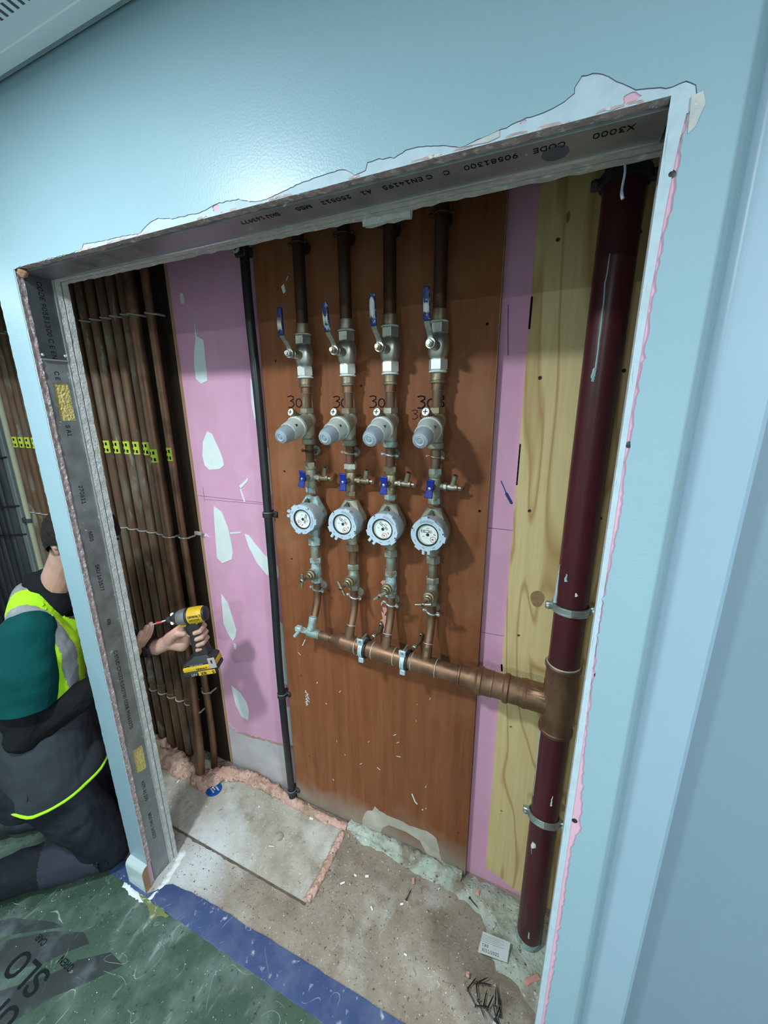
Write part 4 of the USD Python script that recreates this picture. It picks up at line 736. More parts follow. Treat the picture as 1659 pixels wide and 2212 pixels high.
# ------------------------------------------------------------------ copper pipes on the dark board
PX = [-1.262, -1.206, -1.148, -1.090, -1.020, -.955, -.890, -.80, -.70, -.610, -.539, -.475, -.409, -.350, -.288, -.226, -.156]
NM = {10: 'first from the pier', 11: 'second from the pier', 12: 'third from the pier', 13: 'fourth from the pier', 14: 'fifth from the pier', 15: 'broad orange, sixth from the pier', 16: 'last, nearest the pink board'}
for i, x in enumerate(PX):
    y = .478 if i not in (15, 16) else (.462, .474)[i-15]
    r = .0195 if i != 15 else .0210
    if i == 16: r = .015
    lab = ('vertical copper pipe seen right of the pier, %s' % NM[i]) if i in NM else ('vertical copper pipe seen left of the pier, %s' % ['next to the pale conduit', 'second from the pale conduit', 'third from the pale conduit', 'fourth from the pale conduit', 'nearest the pier'][i] if i < 5 else 'vertical copper pipe hidden behind the pier and the kneeling person')
    t = thing('copper_pipe', lab, 'pipe', (x, y, 0), 'copper pipes on the dark board')
    yb = y-.07 if i == 15 else y
    pl = [(x, y, 2.68), (x, y, 2.3), (x, y, 1.9), (x, y, 1.5), (x, y, 1.1), (x, y, .8), (x, y, .6), (x+(.004 if i == 15 else 0), yb*.1+y*.9, .45), (x+(.03 if i == 15 else 0), yb*.5+y*.5, .25), (x+(.045 if i == 15 else (-.02 if i == 16 else 0)), yb, 0.005)]
    part(t, 'pipe', tube(spline(pl, 40), r, 16), 'copper' if i in (15, 16) else 'copper_dull')
    if i > 9 and i < 15 or i < 5:
        dz = [.01, .0, -.01, .005, -.005][i % 5]
        part(t, 'socket', rod((x, y, .36+dz*3), (x, y, .40+dz*3), r+.003, 16, .002), 'copper_dull')
    zt = 1.585 if i not in (15, 16) else (1.560, 1.567)[i-15]
    part(t, 'name_label', band((x, y, zt), (0, 0, 1), r+.0003, .052, .0008, -2.6, -.5, 14, u=(1, 0, 0)), 'label_yellow', label='yellow pipe label')
    part(t, 'label_print', [band((x, y, zt+dz), (0, 0, 1), r+.0010, .012, .0004, a, a+.35, 4, u=(1, 0, 0)) for dz, a in ((.012, -1.3), (.010, -2.05), (-.012, -1.9), (-.014, -1.2))], 'ink', kind='stuff')
    if i in NM or i < 5:
        for z_, row in ((2.082, 'upper'), (1.222, 'middle'), (.46 if i == 16 else .35, 'lower')):
            if row == 'lower' and i < 5: continue
            if row == 'upper' and i in (15, 16): z_ = 2.075
            yy = y if (row != 'lower' or i != 15) else .452
            xx = x if (row != 'lower' or i != 15) else x+.012
            where = NM.get(i, ['next to the pale conduit', 'second from the pale conduit', 'third from the pale conduit', 'fourth from the pale conduit', 'nearest the pier on its left'][i % 5])
            t2 = thing('pipe_clip', '%s row clip on the copper pipe %s' % (row, where), 'pipe clip', (xx, yy, z_), 'clips on the copper pipes')
            mm_ = 'clip_dusty' if row != 'middle' else 'clip_bright'
            part(t2, 'strap', tube([(xx-.031, yy+.002, z_+.004), (xx-r-.002, yy-.004, z_+.003)]+[(xx+(r+.002)*math.sin(a), yy-(r+.002)*math.cos(a), z_-.003*math.sin(a)) for a in np.linspace(-1.2, 1.2, 9)]+[(xx+r+.002, yy-.004, z_-.003), (xx+.031, yy+.002, z_-.004)], .0034, 8), mm_)
            part(t2, 'stem', rod((xx+.026, yy+.002, z_-.003), (xx+.026, .511, z_-.003), .004, 8), 'clip_dusty')
single('clip_bar', cbox(-.122, -.084, .500, .509, 1.226, 1.242, .002), 'clip_dusty', 'small pale clip bar on the dark board edge beside the pink board', 'pipe clip')
t = thing('thin_pipe', 'thin greyish pipe squeezed between the broad orange copper pipe and the last one', 'pipe', (-.190, .492, 0)); part(t, 'pipe', rod((-.190, .494, .01), (-.190, .494, 2.68), .0065, 12), 'clip_dusty')
# conduits and black pipes at the far left
t = thing('pale_conduit', 'pale cream plastic conduit between the copper pipes and the black cables', 'conduit', (-1.325, .47, 0)); part(t, 'conduit', rod((-1.325, .478, .005), (-1.325, .478, 2.68), .0170, 16), 'pvc_cream')
part(t, 'clip', [band((-1.325, .478, 1.165), (0, 0, 1), .0172, .022, .004), cbox(-1.36, -1.33, .455, .510, 1.150, 1.180, .003)], 'black_dusty')
t = thing('grey_trunking', 'grey plastic trunking strip standing beside the pale conduit', 'conduit', (-1.40, .47, 0)); part(t, 'trunking', cbox(-1.418, -1.378, .465, .500, .005, 2.68, .004), 'pvc_grey')
for k, z_ in enumerate((1.50, 1.24, 1.08)):
    part(t, 'cable_tie', [tube(spline([(-1.60, .435, z_-.02), (-1.52, .428, z_-.012), (-1.44, .445, z_-.004), (-1.372, .462, z_+.004)], 10), .0042, 6)], 'black_rubber')
for k, x in enumerate((-1.455, -1.517, -1.580, -1.645, -1.71, -1.79, -1.88, -1.98)):
    t = thing('black_cable', 'thick dusty black cable, %s from the grey trunking' % ['first', 'second', 'third', 'fourth', 'fifth', 'sixth', 'seventh', 'eighth'][k], 'cable', (x, .475, 0), 'black cables left of the trunking')
    part(t, 'cable', tube(spline([(x, .475, 2.68), (x+.001*(-1)**k, .473, 1.6), (x-.001*(-1)**k, .476, .8), (x, .475, .005)], 20), .027, 14), 'black_dusty')
# ------------------------------------------------------------------ kneeling person
def bone(a, b, ra, rb): return m3.Manifold.batch_hull([m3.Manifold.sphere(ra, 32).translate(tuple(map(float, a))), m3.Manifold.sphere(rb, 32).translate(tuple(map(float, b)))])
def chain(pts, rs): return [bone(pts[i], pts[i+1], rs[i], rs[i+1]) for i in range(len(pts)-1)]
def flesh(ms, step=.014, it=14, amp=0, sc=10, seed=0, lam=.5):
    m = m3.Manifold.batch_boolean(ms, m3.OpType.Add).refine_to_length(step)
    q = tm(m); q = trimesh.Trimesh(q.vertices, q.faces, process=True)
    q = trimesh.smoothing.filter_taubin(q, lamb=lam, nu=lam+.03, iterations=it)
    return rough(q, amp, sc, seed) if amp else q
v3 = lambda *a: np.array(a, float)
Fh, Rh = unit([.73, .68, 0]), unit([.68, -.73, 0])
PEL = v3(-.37, -.03, .47); HR, HL = PEL+Rh*.09, PEL-Rh*.09
KR, KL, AR, AL = v3(-.22, 0, .075), v3(-.40, .19, .075), v3(-.50, -.26, .075), v3(-.68, -.07, .075)
TR, TL = AR-Fh*.13-Z*.025, AL-Fh*.13-Z*.025
SP1, SP2, NB = v3(-.385, .015, .72), v3(-.39, .055, .93), v3(-.365, .090, 1.105)
SR, SL = v3(-.27, -.06, 1.03), v3(-.53, .20, 1.03)
ER, WR = v3(-.280, -.115, .70), v3(-.118, .130, .842)
EL, WL = v3(-.36, .26, .80), v3(-.045, .21, .885)
HC = v3(-.207, .130, 1.318)
fd = unit([.95, .20, -.50]); sd = unit(np.cross(fd, Z)); ud = np.cross(sd, fd)       # face, right side, crown
hd = lambda f, s, u: HC+fd*f+sd*s+ud*u
def finger(pts, r0, r1): n = len(pts); return chain([v3(*p) for p in pts], np.linspace(r0, r1, n))
body = [bone(PEL, SP1, .115, .10), bone(SP1, SP2, .10, .105), bone(SP2, NB, .105, .06), bone(HR, HL, .10, .10), bone(SR-Rh*.03, SL+Rh*.03, .05, .05)]
body += chain([HR, KR, AR, TR], [.08, .055, .042, .03])+chain([HL, KL, AL, TL], [.08, .055, .042, .03])
body += chain([SR, ER, WR], [.042, .036, .027])+chain([SL, EL, WL], [.042, .036, .027])
body += [bone(NB, HC-ud*.055-fd*.025, .058, .056)]
# head
body += [bone(hd(-.018, 0, .022), hd(.020, 0, .020), .084, .080), bone(hd(.02, 0, .0), hd(.052, 0, -.075), .068, .040), bone(hd(-.03, 0, -.02), hd(-.04, 0, -.06), .066, .055), bone(hd(.02, .03, -.05), hd(.045, .012, -.082), .040, .030), bone(hd(.02, -.03, -.05), hd(.045, -.012, -.082), .040, .030)]
body += [bone(hd(.086, 0, .018), hd(.104, 0, -.020), .010, .013), bone(hd(.078, .026, .026), hd(.078, -.026, .026), .020, .020), bone(hd(.084, .014, -.052), hd(.084, -.014, -.052), .010, .010)]
# right hand: flat fingers steadying the tip of the bit
dR = unit(v3(-.016, .190, 1.0)-WR); tR = unit(np.cross(dR, [1.0, .2, -.4])); nR = np.cross(dR, tR)
body += [bone(WR, WR+dR*.045+tR*.012, .025, .021), bone(WR, WR+dR*.045-tR*.016, .025, .021), bone(WR+dR*.045+tR*.016, WR+dR*.090+tR*.026, .020, .0115), bone(WR+dR*.045-tR*.016, WR+dR*.088-tR*.026, .020, .0110), bone(WR+dR*.04, WR+dR*.090, .021, .014)]
for k, (o, L) in enumerate(((.028, .088), (.010, .100), (-.009, .094), (-.027, .074))):
    a = WR+dR*.088+tR*o; body += chain([a, a+dR*L*.45-nR*.002, a+dR*L*.75+nR*.002-tR*o*.10, a+dR*L+nR*.008-tR*o*.25], [.0108, .0098, .0090, .0078])
body += chain([WR+dR*.030+tR*.020, WR+dR*.055+tR*.046+nR*.018, WR+dR*.088+tR*.050+nR*.030, WR+dR*.112+tR*.042+nR*.032], [.017, .0125, .0112, .0090])
# left hand: closed round the grip of the driver
body += [bone(WL, v3(-.005, .232, .905), .026, .027), bone(v3(-.005, .232, .905), v3(.035, .252, .890), .027, .023), bone(v3(.0, .235, .915), v3(.046, .268, .965), .026, .016), bone(v3(.035, .252, .890), v3(.048, .278, .925), .023, .018), bone(v3(.046, .268, .965), v3(.050, .284, .890), .016, .013)]
for z_, r_, dx in ((.968, .0105, .0), (.944, .0105, .004), (.920, .0100, .006), (.898, .0088, .0)):
    body += chain([v3(.054, .287, z_), v3(.088, .302, z_+.002), v3(.120+dx, .290, z_+.003), v3(.128+dx, .264, z_-.003), v3(.118+dx, .250, z_-.006)], [r_+.002, r_, r_*.97, r_*.92, r_*.8])
body += chain([v3(.004, .226, .912), v3(.030, .228, .938), v3(.060, .226, .958), v3(.086, .230, .962)], [.020, .0145, .0120, .0096])
pt = thing('person', 'kneeling person in a lime vest and dark green T-shirt working behind the narrow pier', 'person', (-.36, .0, 0))
part(pt, 'body', flesh(body, .0065, 16), 'skin', smooth=True)
for s in (1, -1):
    e0 = hd(-.004, s*.080, -.008)
    ear = union([hull(np.vstack([ball(e0+ud*.020-fd*.006, .011, 1).vertices, ball(e0-ud*.022+fd*.004, .007, 1).vertices, ball(e0+ud*.004-fd*.014+sd*s*.006, .008, 1).vertices])), ball(e0+ud*.004+sd*s*.006, .010, 2)])
    part(pt, 'ear', trimesh.smoothing.filter_taubin(tm(ear.refine_to_length(.005)), iterations=6), 'skin', smooth=True)
    part(pt, 'eye', ball(hd(.087, s*.031, .010), .0105, 2), 'white_plastic', smooth=True)
    part(pt, 'eyebrow', rod(hd(.098, s*.018, .034), hd(.090, s*.046, .032), .0035, 8), 'hair')
part(pt, 'mouth', rod(hd(.0925, .020, -.052), hd(.0925, -.020, -.052), .0034, 8), 'red_soft')
hm = trimesh.creation.icosphere(5, 1.0); hv_ = np.array(hm.vertices)
hloc = hv_*np.array([.106, .088, .103]); keep = hloc[:, 2]+.010 > np.interp(hloc[:, 0], [-.11, -.045, -.015, .025, .06, .11], [-.075, -.060, -.004, .016, .040, .060])
fk = keep[hm.faces].all(1)
hairm = trimesh.Trimesh(hd(-.002, 0, .012)+hloc[:, :1]*fd+hloc[:, 1:2]*sd+hloc[:, 2:]*ud, hm.faces[fk], process=True); hairm.remove_unreferenced_vertices()
hairm = rough(hairm, .005, 60, 8)
n_ = hairm.vertex_normals; hin = trimesh.Trimesh(hairm.vertices-n_*.012, hairm.faces[:, ::-1], process=False)
part(pt, 'hair', [hairm, hin], 'hair', smooth=True)
part(pt, 'glasses_arm', rod(hd(.085, .079, .018), hd(.002, .087, .016), .0022, 8), 'white_plastic', label='white glasses arm above the ear')
# clothes
part(pt, 'collar', flesh([bone(NB-Rh*.03-Z*.03, NB+Rh*.03-Z*.03, .070, .070), bone(NB-Z*.04, NB+Z*.022-Fh*.004, .082, .072), bone(NB+Z*.01-Fh*.050, NB+Z*.045-Fh*.050, .045, .036), bone(NB+Fh*.10-Z*.06, NB+Fh*.05-Z*.015, .055, .060)], .014, 8, .006, 14, 2), 'black_cloth', smooth=True)
torso = [bone(PEL+Z*.02+Rh*s*.085, SP1+Rh*s*.075, .118, .120) for s in (-1, 1)]+[bone(SP1+Rh*s*.075, SP2+Rh*s*.085, .120, .122) for s in (-1, 1)]+[bone(SP2+Rh*s*.085, (SR if s > 0 else SL)-Rh*s*.035+Z*.012, .122, .070) for s in (-1, 1)]+[bone(SR-Rh*.03+Z*.012, SL+Rh*.03+Z*.012, .070, .070), bone(PEL+Rh*.085, PEL-Rh*.085, .122, .122), bone(SP1+Rh*.075, SP1-Rh*.075, .120, .120), bone(SP2+Rh*.085, SP2-Rh*.085, .122, .122), bone(SP2, NB-Z*.05, .12, .08), bone(SP2-Fh*.01, v3(-.415, .052, 1.082), .12, .072), bone(v3(-.415, .052, 1.082), SR-Rh*.05+Z*.022, .072, .066), bone(v3(-.415, .052, 1.082), SL+Rh*.05+Z*.022, .072, .066)]
tor = flesh(torso, .0065, 30, .010, 9, 4)
def cut(m, keepf):
    c = m.triangles_center; q = trimesh.Trimesh(m.vertices, m.faces[keepf(c)], process=True); q.remove_unreferenced_vertices(); return q
def shell(m, d): 
    n = m.vertex_normals; return [m, trimesh.Trimesh(m.vertices-n*d, m.faces[:, ::-1], process=False)]
lr = lambda c: (c-PEL)@Rh
lf = lambda c: (c-PEL)@Fh
neckhole = lambda c: np.linalg.norm((c-(NB+Z*.04+Fh*.045))*np.array([1, 1, .55]), axis=1) > .094
refl = lambda c: (np.abs(np.abs(lr(c))-.066) < .024)
part(pt, 'vest', [x for x in shell(cut(tor, lambda c: (c[:, 2] > .705) & neckhole(c) & ~refl(c)), .003)], 'lime_cloth', smooth=True)
part(pt, 'reflective_band', [x for x in shell(cut(tor, lambda c: (c[:, 2] > .705) & neckhole(c) & refl(c)), .003)], 'reflective', smooth=True, label='grey reflective braces of the vest')
low = flesh([bone(PEL+Rh*s*.085+Z*.0+Fh*.01, SP1+Rh*s*.075, .130, .124) for s in (-1, 1)]+[bone(PEL+Rh*.085+Fh*.01, PEL-Rh*.085+Fh*.01, .130, .130), bone(SP1+Rh*.075, SP1-Rh*.075, .126, .126), bone(PEL+Fh*.05+Rh*.05, PEL+Fh*.05-Rh*.05, .120, .120)], .011, 14, .010, 8, 6)
hemz = lambda c: .450+.06*np.maximum(0, lf(c))-.50*np.minimum(0, lf(c)) - .03*(lr(c))
part(pt, 'sweatshirt', [x for x in shell(cut(low, lambda c: (c[:, 2] > hemz(c)) & (c[:, 2] < .735)), .004)], 'grey_cloth', smooth=True)
hem = []
for a in np.linspace(0, 2*np.pi, 60):
    d_ = math.cos(a)*Rh+math.sin(a)*Fh; best = None
    c = low.vertices; sel = np.abs(c[:, 2]-hemz(c)) < .012; w_ = (c[sel]-PEL); ang = np.arctan2(w_@Fh, w_@Rh); q = np.argmin(np.abs(np.angle(np.exp(1j*(ang-a))))); p_ = c[sel][q].copy(); p_[2] = hemz(p_[None])[0]; hem.append(p_)
hem = np.array(hem); hem = (np.roll(hem, 1, 0)+hem+np.roll(hem, -1, 0))/3; hem = np.vstack([hem, hem[:2]])
part(pt, 'hem_piping', tube(hem+(hem-PEL)*np.array([1, 1, 0])*.015, .0055, 8), 'lime_cloth', smooth=True, label='lime piping along the sweatshirt hem')
for nm, S_, E_2 in (('right', SR, ER), ('left', SL, EL)):
    dn = unit(E_2-S_); sg = 1 if nm == 'right' else -1
    part(pt, 'tee_sleeve', trimesh.intersections.slice_mesh_plane(flesh([bone(S_-Rh*sg*.02+Z*.005, S_+dn*.10+Rh*sg*.012, .078, .084), bone(S_+dn*.10+Rh*sg*.012, S_+dn*.225+Rh*sg*.004, .084, .090)], .009, 8, .009, 10, 9), -dn, S_+dn*.222), 'green_tee', smooth=True)
    W_ = WR if nm == 'right' else WL
    fw = unit(W_-E_2)
    part(pt, 'long_sleeve', flesh([bone(S_+dn*.15, E_2, .066, .062), bone(E_2, E_2+fw*.14, .060, .050), bone(E_2+fw*.14, W_-fw*.035, .050, .036), bone(E_2-Z*.012, E_2+fw*.03-Z*.008, .050, .050)], .010, 6, .009, 26, 12), 'black_cloth', smooth=True)
part(pt, 'watch', [lathe([(.0300, -.010), (.0325, -.007), (.0325, .007), (.0300, .010)], WL-unit(WL-EL)*.012, unit(WL-EL), 24), cbox(WL[0]-.028, WL[0]+.004, WL[1]-.040, WL[1]-.028, WL[2]-.016, WL[2]+.016, .003)], 'black_rubber', label='dark wrist watch')
for a_, b_, c_, d_ in ((HR, KR, AR, 'r'), (HL, KL, AL, 'l')):
    pass
part(pt, 'trousers', flesh([bone(HR, HL, .112, .112), bone(HR+Z*.02, HR-Fh*.04, .110, .112), bone(HL, HL-Fh*.04, .112, .112), bone(PEL, PEL-Z*.05, .115, .115)]+chain([HR, KR+Z*.004, KR*.45+AR*.55+Z*.01, AR], [.105, .080, .074, .062])+chain([HL, KL+Z*.004, KL*.45+AL*.55+Z*.01, AL], [.105, .080, .074, .062]), .012, 8, .012, 12, 15), 'trouser', smooth=True)
part(pt, 'knee_panel', cut(flesh(chain([KR+Z*.006, KR*.5+AR*.5+Z*.012], [.084, .079]), .01, 4, .006, 12, 17), lambda c: (c[:, 2] > .045) & (((c-KR)@(-Fh)) > .015) & (((c-KR)@(-Fh)) < .20)), 'knee_patch', smooth=True, label='lighter panel on the trouser leg')
for a_, t_ in ((AR, TR), (AL, TL)): part(pt, 'boot', flesh([bone(a_+Z*.0, a_-Fh*.05-Z*.01, .050, .046), bone(a_-Fh*.05-Z*.01, t_-Fh*.06+Z*.0, .044, .040)], .010, 6), 'black_rubber', smooth=True)

# ------------------------------------------------------------------ impact driver
DA = unit([-.88, -.43, -.16]); DS = unit(np.cross(-DA, Z)); DU = unit(np.cross(DS, -DA))      # forward, side facing the room, up
D0_ = v3(.088, .259, 1.019)
dp = lambda f, s, u: D0_+DA*f+DS*s+DU*u
def dbox(f0, f1, s0, s1, u0, u1, c=.003):
    b = cbox(f0, f1, s0, s1, u0, u1, c); p = np.array(b.vertices); b.vertices = D0_+p[:, :1]*DA+p[:, 1:2]*DS+p[:, 2:]*DU; b.fix_normals(); return b
dv = thing('impact_driver', 'yellow and black cordless impact driver held in the left hand', 'power tool', dp(0, 0, -.20))
part(dv, 'motor_housing', lathe([(.024, 0), (.029, .006), (.0305, .020), (.0305, .052), (.029, .056)], dp(-.058, 0, 0), DA, 28), 'driver_yellow')
part(dv, 'rear_cap', lathe([(.018, 0), (.0255, .004), (.0265, .010), (.026, .012)], dp(-.067, 0, 0), DA, 28), 'driver_black')
part(dv, 'bumper_band', lathe([(.0300, 0), (.0315, .003), (.0315, .008), (.0300, .011)], dp(-.006, 0, 0), DA, 28), 'driver_black')
part(dv, 'gear_case', lathe([(.0300, 0), (.0300, .016), (.0275, .028), (.0245, .034)], dp(.004, 0, 0), DA, 28), 'driver_grey')
part(dv, 'nose', lathe([(.0245, 0), (.0215, .014), (.0150, .024), (.0110, .028), (.0100, .042), (.0080, .044)], dp(.037, 0, 0), DA, 28), 'driver_black')
for a in (90, 210, 330):
    e = math.cos(math.radians(a))*DS+math.sin(math.radians(a))*DU; part(dv, 'work_light', ball(dp(.056, 0, 0)+e*.0165, .0062, 2), 'led', label='lit white work light')
part(dv, 'bit_shank', rod(dp(.078, 0, 0), v3(.004, .207, 1.003), .0036, 10), 'steel'); part(dv, 'bit_sleeve', rod(v3(.008, .210, 1.0035), v3(-.006, .198, 1.001), .0046, 12), 'bit_red'); part(dv, 'bit_tip', rod(v3(-.006, .198, 1.001), v3(-.014, .191, .999), .0028, 8), 'steel')
part(dv, 'grip', union([hull(np.vstack([ball(dp(-.020, s, -.020), .013, 2).vertices for s in (-.006, .006)]+[ball(dp(.006, s, -.020), .013, 2).vertices for s in (-.006, .006)]+[ball(dp(-.016, s, -.075), .013, 2).vertices for s in (-.006, .006)]+[ball(dp(.002, s, -.075), .013, 2).vertices for s in (-.006, .006)])), hull(np.vstack([ball(dp(f, s, -.075), .013, 2).vertices for f in (-.016, .002) for s in (-.006, .006)]+[ball(dp(f, s, -.150), .014, 2).vertices for f in (-.022, .010) for s in (-.008, .008)]))]), 'driver_black')
part(dv, 'neck', hull(np.vstack([ball(dp(f, s, -.026), .008, 1).vertices for f in (-.024, .026) for s in (-.010, .010)]+[ball(dp(f, s, -.008), .010, 1).vertices for f in (-.030, .030) for s in (-.012, .012)])), 'driver_yellow')
part(dv, 'trigger', hull(np.vstack([ball(dp(.022, 0, -.042), .008, 1).vertices, ball(dp(.016, 0, -.068), .008, 1).vertices, ball(dp(.010, 0, -.055), .009, 1).vertices])), 'driver_black')
part(dv, 'base_plate', hull(np.vstack([dbox(-.050, .060, -.036, .036, -.186, -.172, .004).vertices, dbox(-.030, .020, -.022, .022, -.160, -.150, .004).vertices])), 'driver_black')
part(dv, 'battery', hull(np.vstack([dbox(-.052, .066, -.037, .037, -.206, -.186, .004).vertices, dbox(-.050, .050, -.034, .034, -.186, -.180, .003).vertices])), 'driver_yellow', label='yellow upper half of the battery pack')
part(dv, 'battery_base', dbox(-.053, .068, -.038, .038, -.226, -.205, .005), 'driver_black'); part(dv, 'battery_latch', dbox(.052, .072, -.022, .022, -.206, -.180, .004), 'driver_black')
part(dv, 'side_label', dbox(-.050, .012, .0375, .0388, -.224, -.207, .0004), 'driver_yellow')
lab = lambda s, f, u, h, m, lift=.0396, b=True: part(dv, 'lettering', text(s, dp(f, lift, u), -DA, DU, h, .0005, b), m)
lab('XR', .004, -.222, .012, 'driver_black'); lab('18V', .040, -.220, .009, 'clip_pale'); lab('DEWALT', .016, -.200, .007, 'driver_black', .0378); lab('5', -.038, -.221, .010, 'driver_black')
lab('DEWALT', -.010, .004, .0082, 'driver_black', .0306); part(dv, 'side_stripe', [dbox(-.050, -.012, .0298, .0309, -.004-.004*k, -.0022-.004*k, .0003) for k in (0, 1)], 'driver_black', kind='stuff')
part(dv, 'belt_clip', [dbox(-.062, -.036, .039, .042, -.200, -.158, .0012)], 'clip_pale'); part(dv, 'clip_slot', dbox(-.052, -.046, .0418, .0424, -.180, -.166, .0004), 'driver_black'); part(dv, 'grip_lettering', text('BRUSHLESS', dp(.034, .0366, -.183), -DA, DU, .006, .0005), 'clip_pale')
# ------------------------------------------------------------------ on the floor
gs = thing('floor_sheet', 'dusty green protective plastic sheet printed with dark arrows in front of the opening', 'floor protection', (.6, -.6, 0))
rg = np.random.default_rng(21)
def wavy(poly, z, th, amp, sc, seed, step=.03):
    b = poly.bounds; nx = max(2, int((b[2]-b[0])/step)); ny = max(2, int((b[3]-b[1])/step))
    m = tm(m3.Manifold(m3.Mesh(np.asarray(floorpoly(poly, 0, th).vertices, np.float32), np.asarray(floorpoly(poly, 0, th).faces, np.uint32))).refine_to_length(step)); p = np.array(m.vertices)
    p[:, 2] += z+amp*np.maximum(0, meshkit.fbm(np.c_[p[:, :2], np.zeros(len(p))]*sc, 3, seed)-.5); m.vertices = p; return m
part(gs, 'sheet', wavy(sbox(-3.0, -3.2, 3.2, -.030), .0006, .0008, .006, 7, 3, .04), 'green_sheet', smooth=True)
def pr(P, nm='printed_arrow', m='sheet_print', dz=0): part(gs, nm, wavy(Polygon(P).buffer(0), .0017+dz, .0004, .006, 7, 3, .035), m, smooth=True)
pr([(.12, -.186), (.051, -.182), (-.028, -.238), (-.067, -.289), (-.20, -.40), (-.20, -.47), (-.06, -.40), (-.009, -.321), (.06, -.254)])
pr([(-.037, -.197), (-.087, -.186), (-.19, -.228), (-.30, -.30), (-.42, -.43), (-.40, -.46), (-.128, -.293), (-.081, -.238)])
pr([(-.165, -.205), (-.215, -.212), (-.36, -.262), (-.50, -.36), (-.46, -.40), (-.285, -.275)])
for a, b in ((.9, -.75), (1.6, -.95), (-.9, -.9), (0.2, -1.1)): pr([(a, b), (a-.07, b), (a-.15, b-.055), (a-.30, b-.16), (a-.22, b-.16), (a-.06, b-.07)])
def fl_text(s, x, y, h, b=True):
    m = text(s, (x, y, .0022), (-1, 0, 0), (0, -1, 0), h, .0004, b); p = np.array(m.vertices)
    p[:, 2] += .006*np.maximum(0, meshkit.fbm(np.c_[p[:, :2], np.zeros(len(p))]*7, 3, 3)-.5); m.vertices = p; part(gs, 'printed_letters', m, 'sheet_ink')
fl_text('OREN', -.02, -.250, .017); fl_text('CAR', -.172, -.248, .017); fl_text('SLO', -.062, -.292, .060); fl_text('UF', -.05, -.376, .060); fl_text('OREN CAR', .8, -.80, .017); fl_text('SLO', .78, -.85, .058, False)
bt = thing('blue_tape', 'wide dusty blue tape sealing the edge of the green floor sheet along the opening', 'tape', (.6, .0, 0))
e1 = ragged([(-2.6, .006), (-1.0, .012), (-.1, .018), (-.095, -.020), (.02, -.022), (.055, .035), (.20, .048), (.60, .056), (1.0, .060), (W+.01, .062)], .0012, .03, 31)
part(bt, 'strip', wavy(Polygon(e1+[(W+.01, -.006), (2.6, -.006), (2.6, -.034)]+ragged([(2.6, -.034), (-2.6, -.034)], .0012, .03, 32)).buffer(0), .0022, .0007, .003, 14, 5, .03), 'blue_tape', smooth=True)
single('yellow_tape', wavy(Polygon(ragged([(-.02, -.0345), (.02, -.035), (.09, -.033), (.15, -.038), (.115, -.052), (.095, -.078), (.078, -.060), (.045, -.050), (.0, -.042)], .002, .012, 33)).buffer(0), .0034, .0006, .002, 14, 6, .02), 'yellow_tape', 'torn scrap of yellow tape on the green sheet by the foot of the pier', 'tape')
# expanding foam and mortar along the wall base
fo = thing('foam_seal', 'lumpy pink fire foam sealing the floor along the back wall and pipe feet', 'foam seal', (.1, .47, 0))
def foam(P, r, n, amp, sc, seed):
    m = tube(spline(P, n), r, 16); m = trimesh.Trimesh(m.vertices, m.faces, process=True); m.merge_vertices(); m = m.subdivide()
    m = rough(rough(m, amp, sc, seed), amp*.45, sc*3.2, seed+1); v = np.array(m.vertices); v[:, 2] = np.maximum(v[:, 2], -.002); m.vertices = v; return m
part(fo, 'bead', foam([(-.62, .430, .012), (-.46, .420, .014), (-.34, .405, .014), (-.20, .395, .014), (-.10, .405, .014)], .040, 60, .028, 22, 2), 'foam', label='pink foam round the feet of the copper pipes')
part(fo, 'bead', foam([(-.13, .375, .010), (-.115, .42, .018), (-.08, .452, .022), (-.02, .478, .022), (.06, .488, .020), (.15, .483, .018), (.27, .484, .014)], np.linspace(.034, .022, 90), 90, .018, 30, 4), 'foam')
part(fo, 'bead', foam([(.25, .482, .012), (.36, .474, .010), (.45, .472, .009), (.578, .478, .006)], np.linspace(.020, .015, 60), 60, .008, 36, 5), 'foam')
part(fo, 'joint_bead', foam([(.572, .455, .004), (.573, .38, .005), (.575, .29, .005), (.570, .192, .004)], np.linspace(.0125, .0150, 50), 50, .008, 50, 6), 'foam', label='pink foam bead filling the cross joint of the floor board')
single('offcut', rough(cbox(-.10, -.055, .452, .475, .026, .040, .003).subdivide().subdivide(), .002, 80, 3), 'shaving', 'small wood offcut lying on the foam below the pale board edge', 'wood offcut')
mo = thing('mortar_fillet', 'rough pale grey-green mortar along the foot of the meter board and round the red pipe', 'mortar', (1.0, .46, 0))
def lumpy(poly, h, amp, sc, seed, step=.012):
    m = tm(m3.Manifold(m3.Mesh(np.asarray(floorpoly(poly, 0, h).vertices, np.float32), np.asarray(floorpoly(poly, 0, h).faces, np.uint32))).refine_to_length(step)); p = np.array(m.vertices)
    bd = np.array([poly.exterior.distance(Point(*q[:2])) for q in p]); top = p[:, 2] > h*.5
    p[top, 2] = .0008+np.minimum(1, bd[top]/.03)*(h+amp*(meshkit.fbm(np.c_[p[top, :2], np.zeros(top.sum())]*sc, 4, seed)-.35)); p[~top, 2] = -.002; m.vertices = p; m.fix_normals(); return m
part(mo, 'fillet', foam([(.585, .492, .006), (.75, .487, .010), (.90, .484, .012), (1.07, .486, .010)], .024, 70, .010, 26, 9), 'mortar')
part(mo, 'bed', lumpy(Polygon(ragged([(.60, .47), (.64, .452), (.764, .448), (.905, .440), (.99, .434), (1.087, .428), (1.149, .405), (1.175, .37), (1.20, .33), (1.225, .29), (1.29, .275), (1.36, .22), (1.42, .20), (1.58, .24), (1.58, .51), (1.26, .505), (1.15, .515), (1.08, .50)], .004, .02, 12)+[(.60, .49)]).buffer(0), .012, .016, 28, 10), 'mortar', smooth=True)
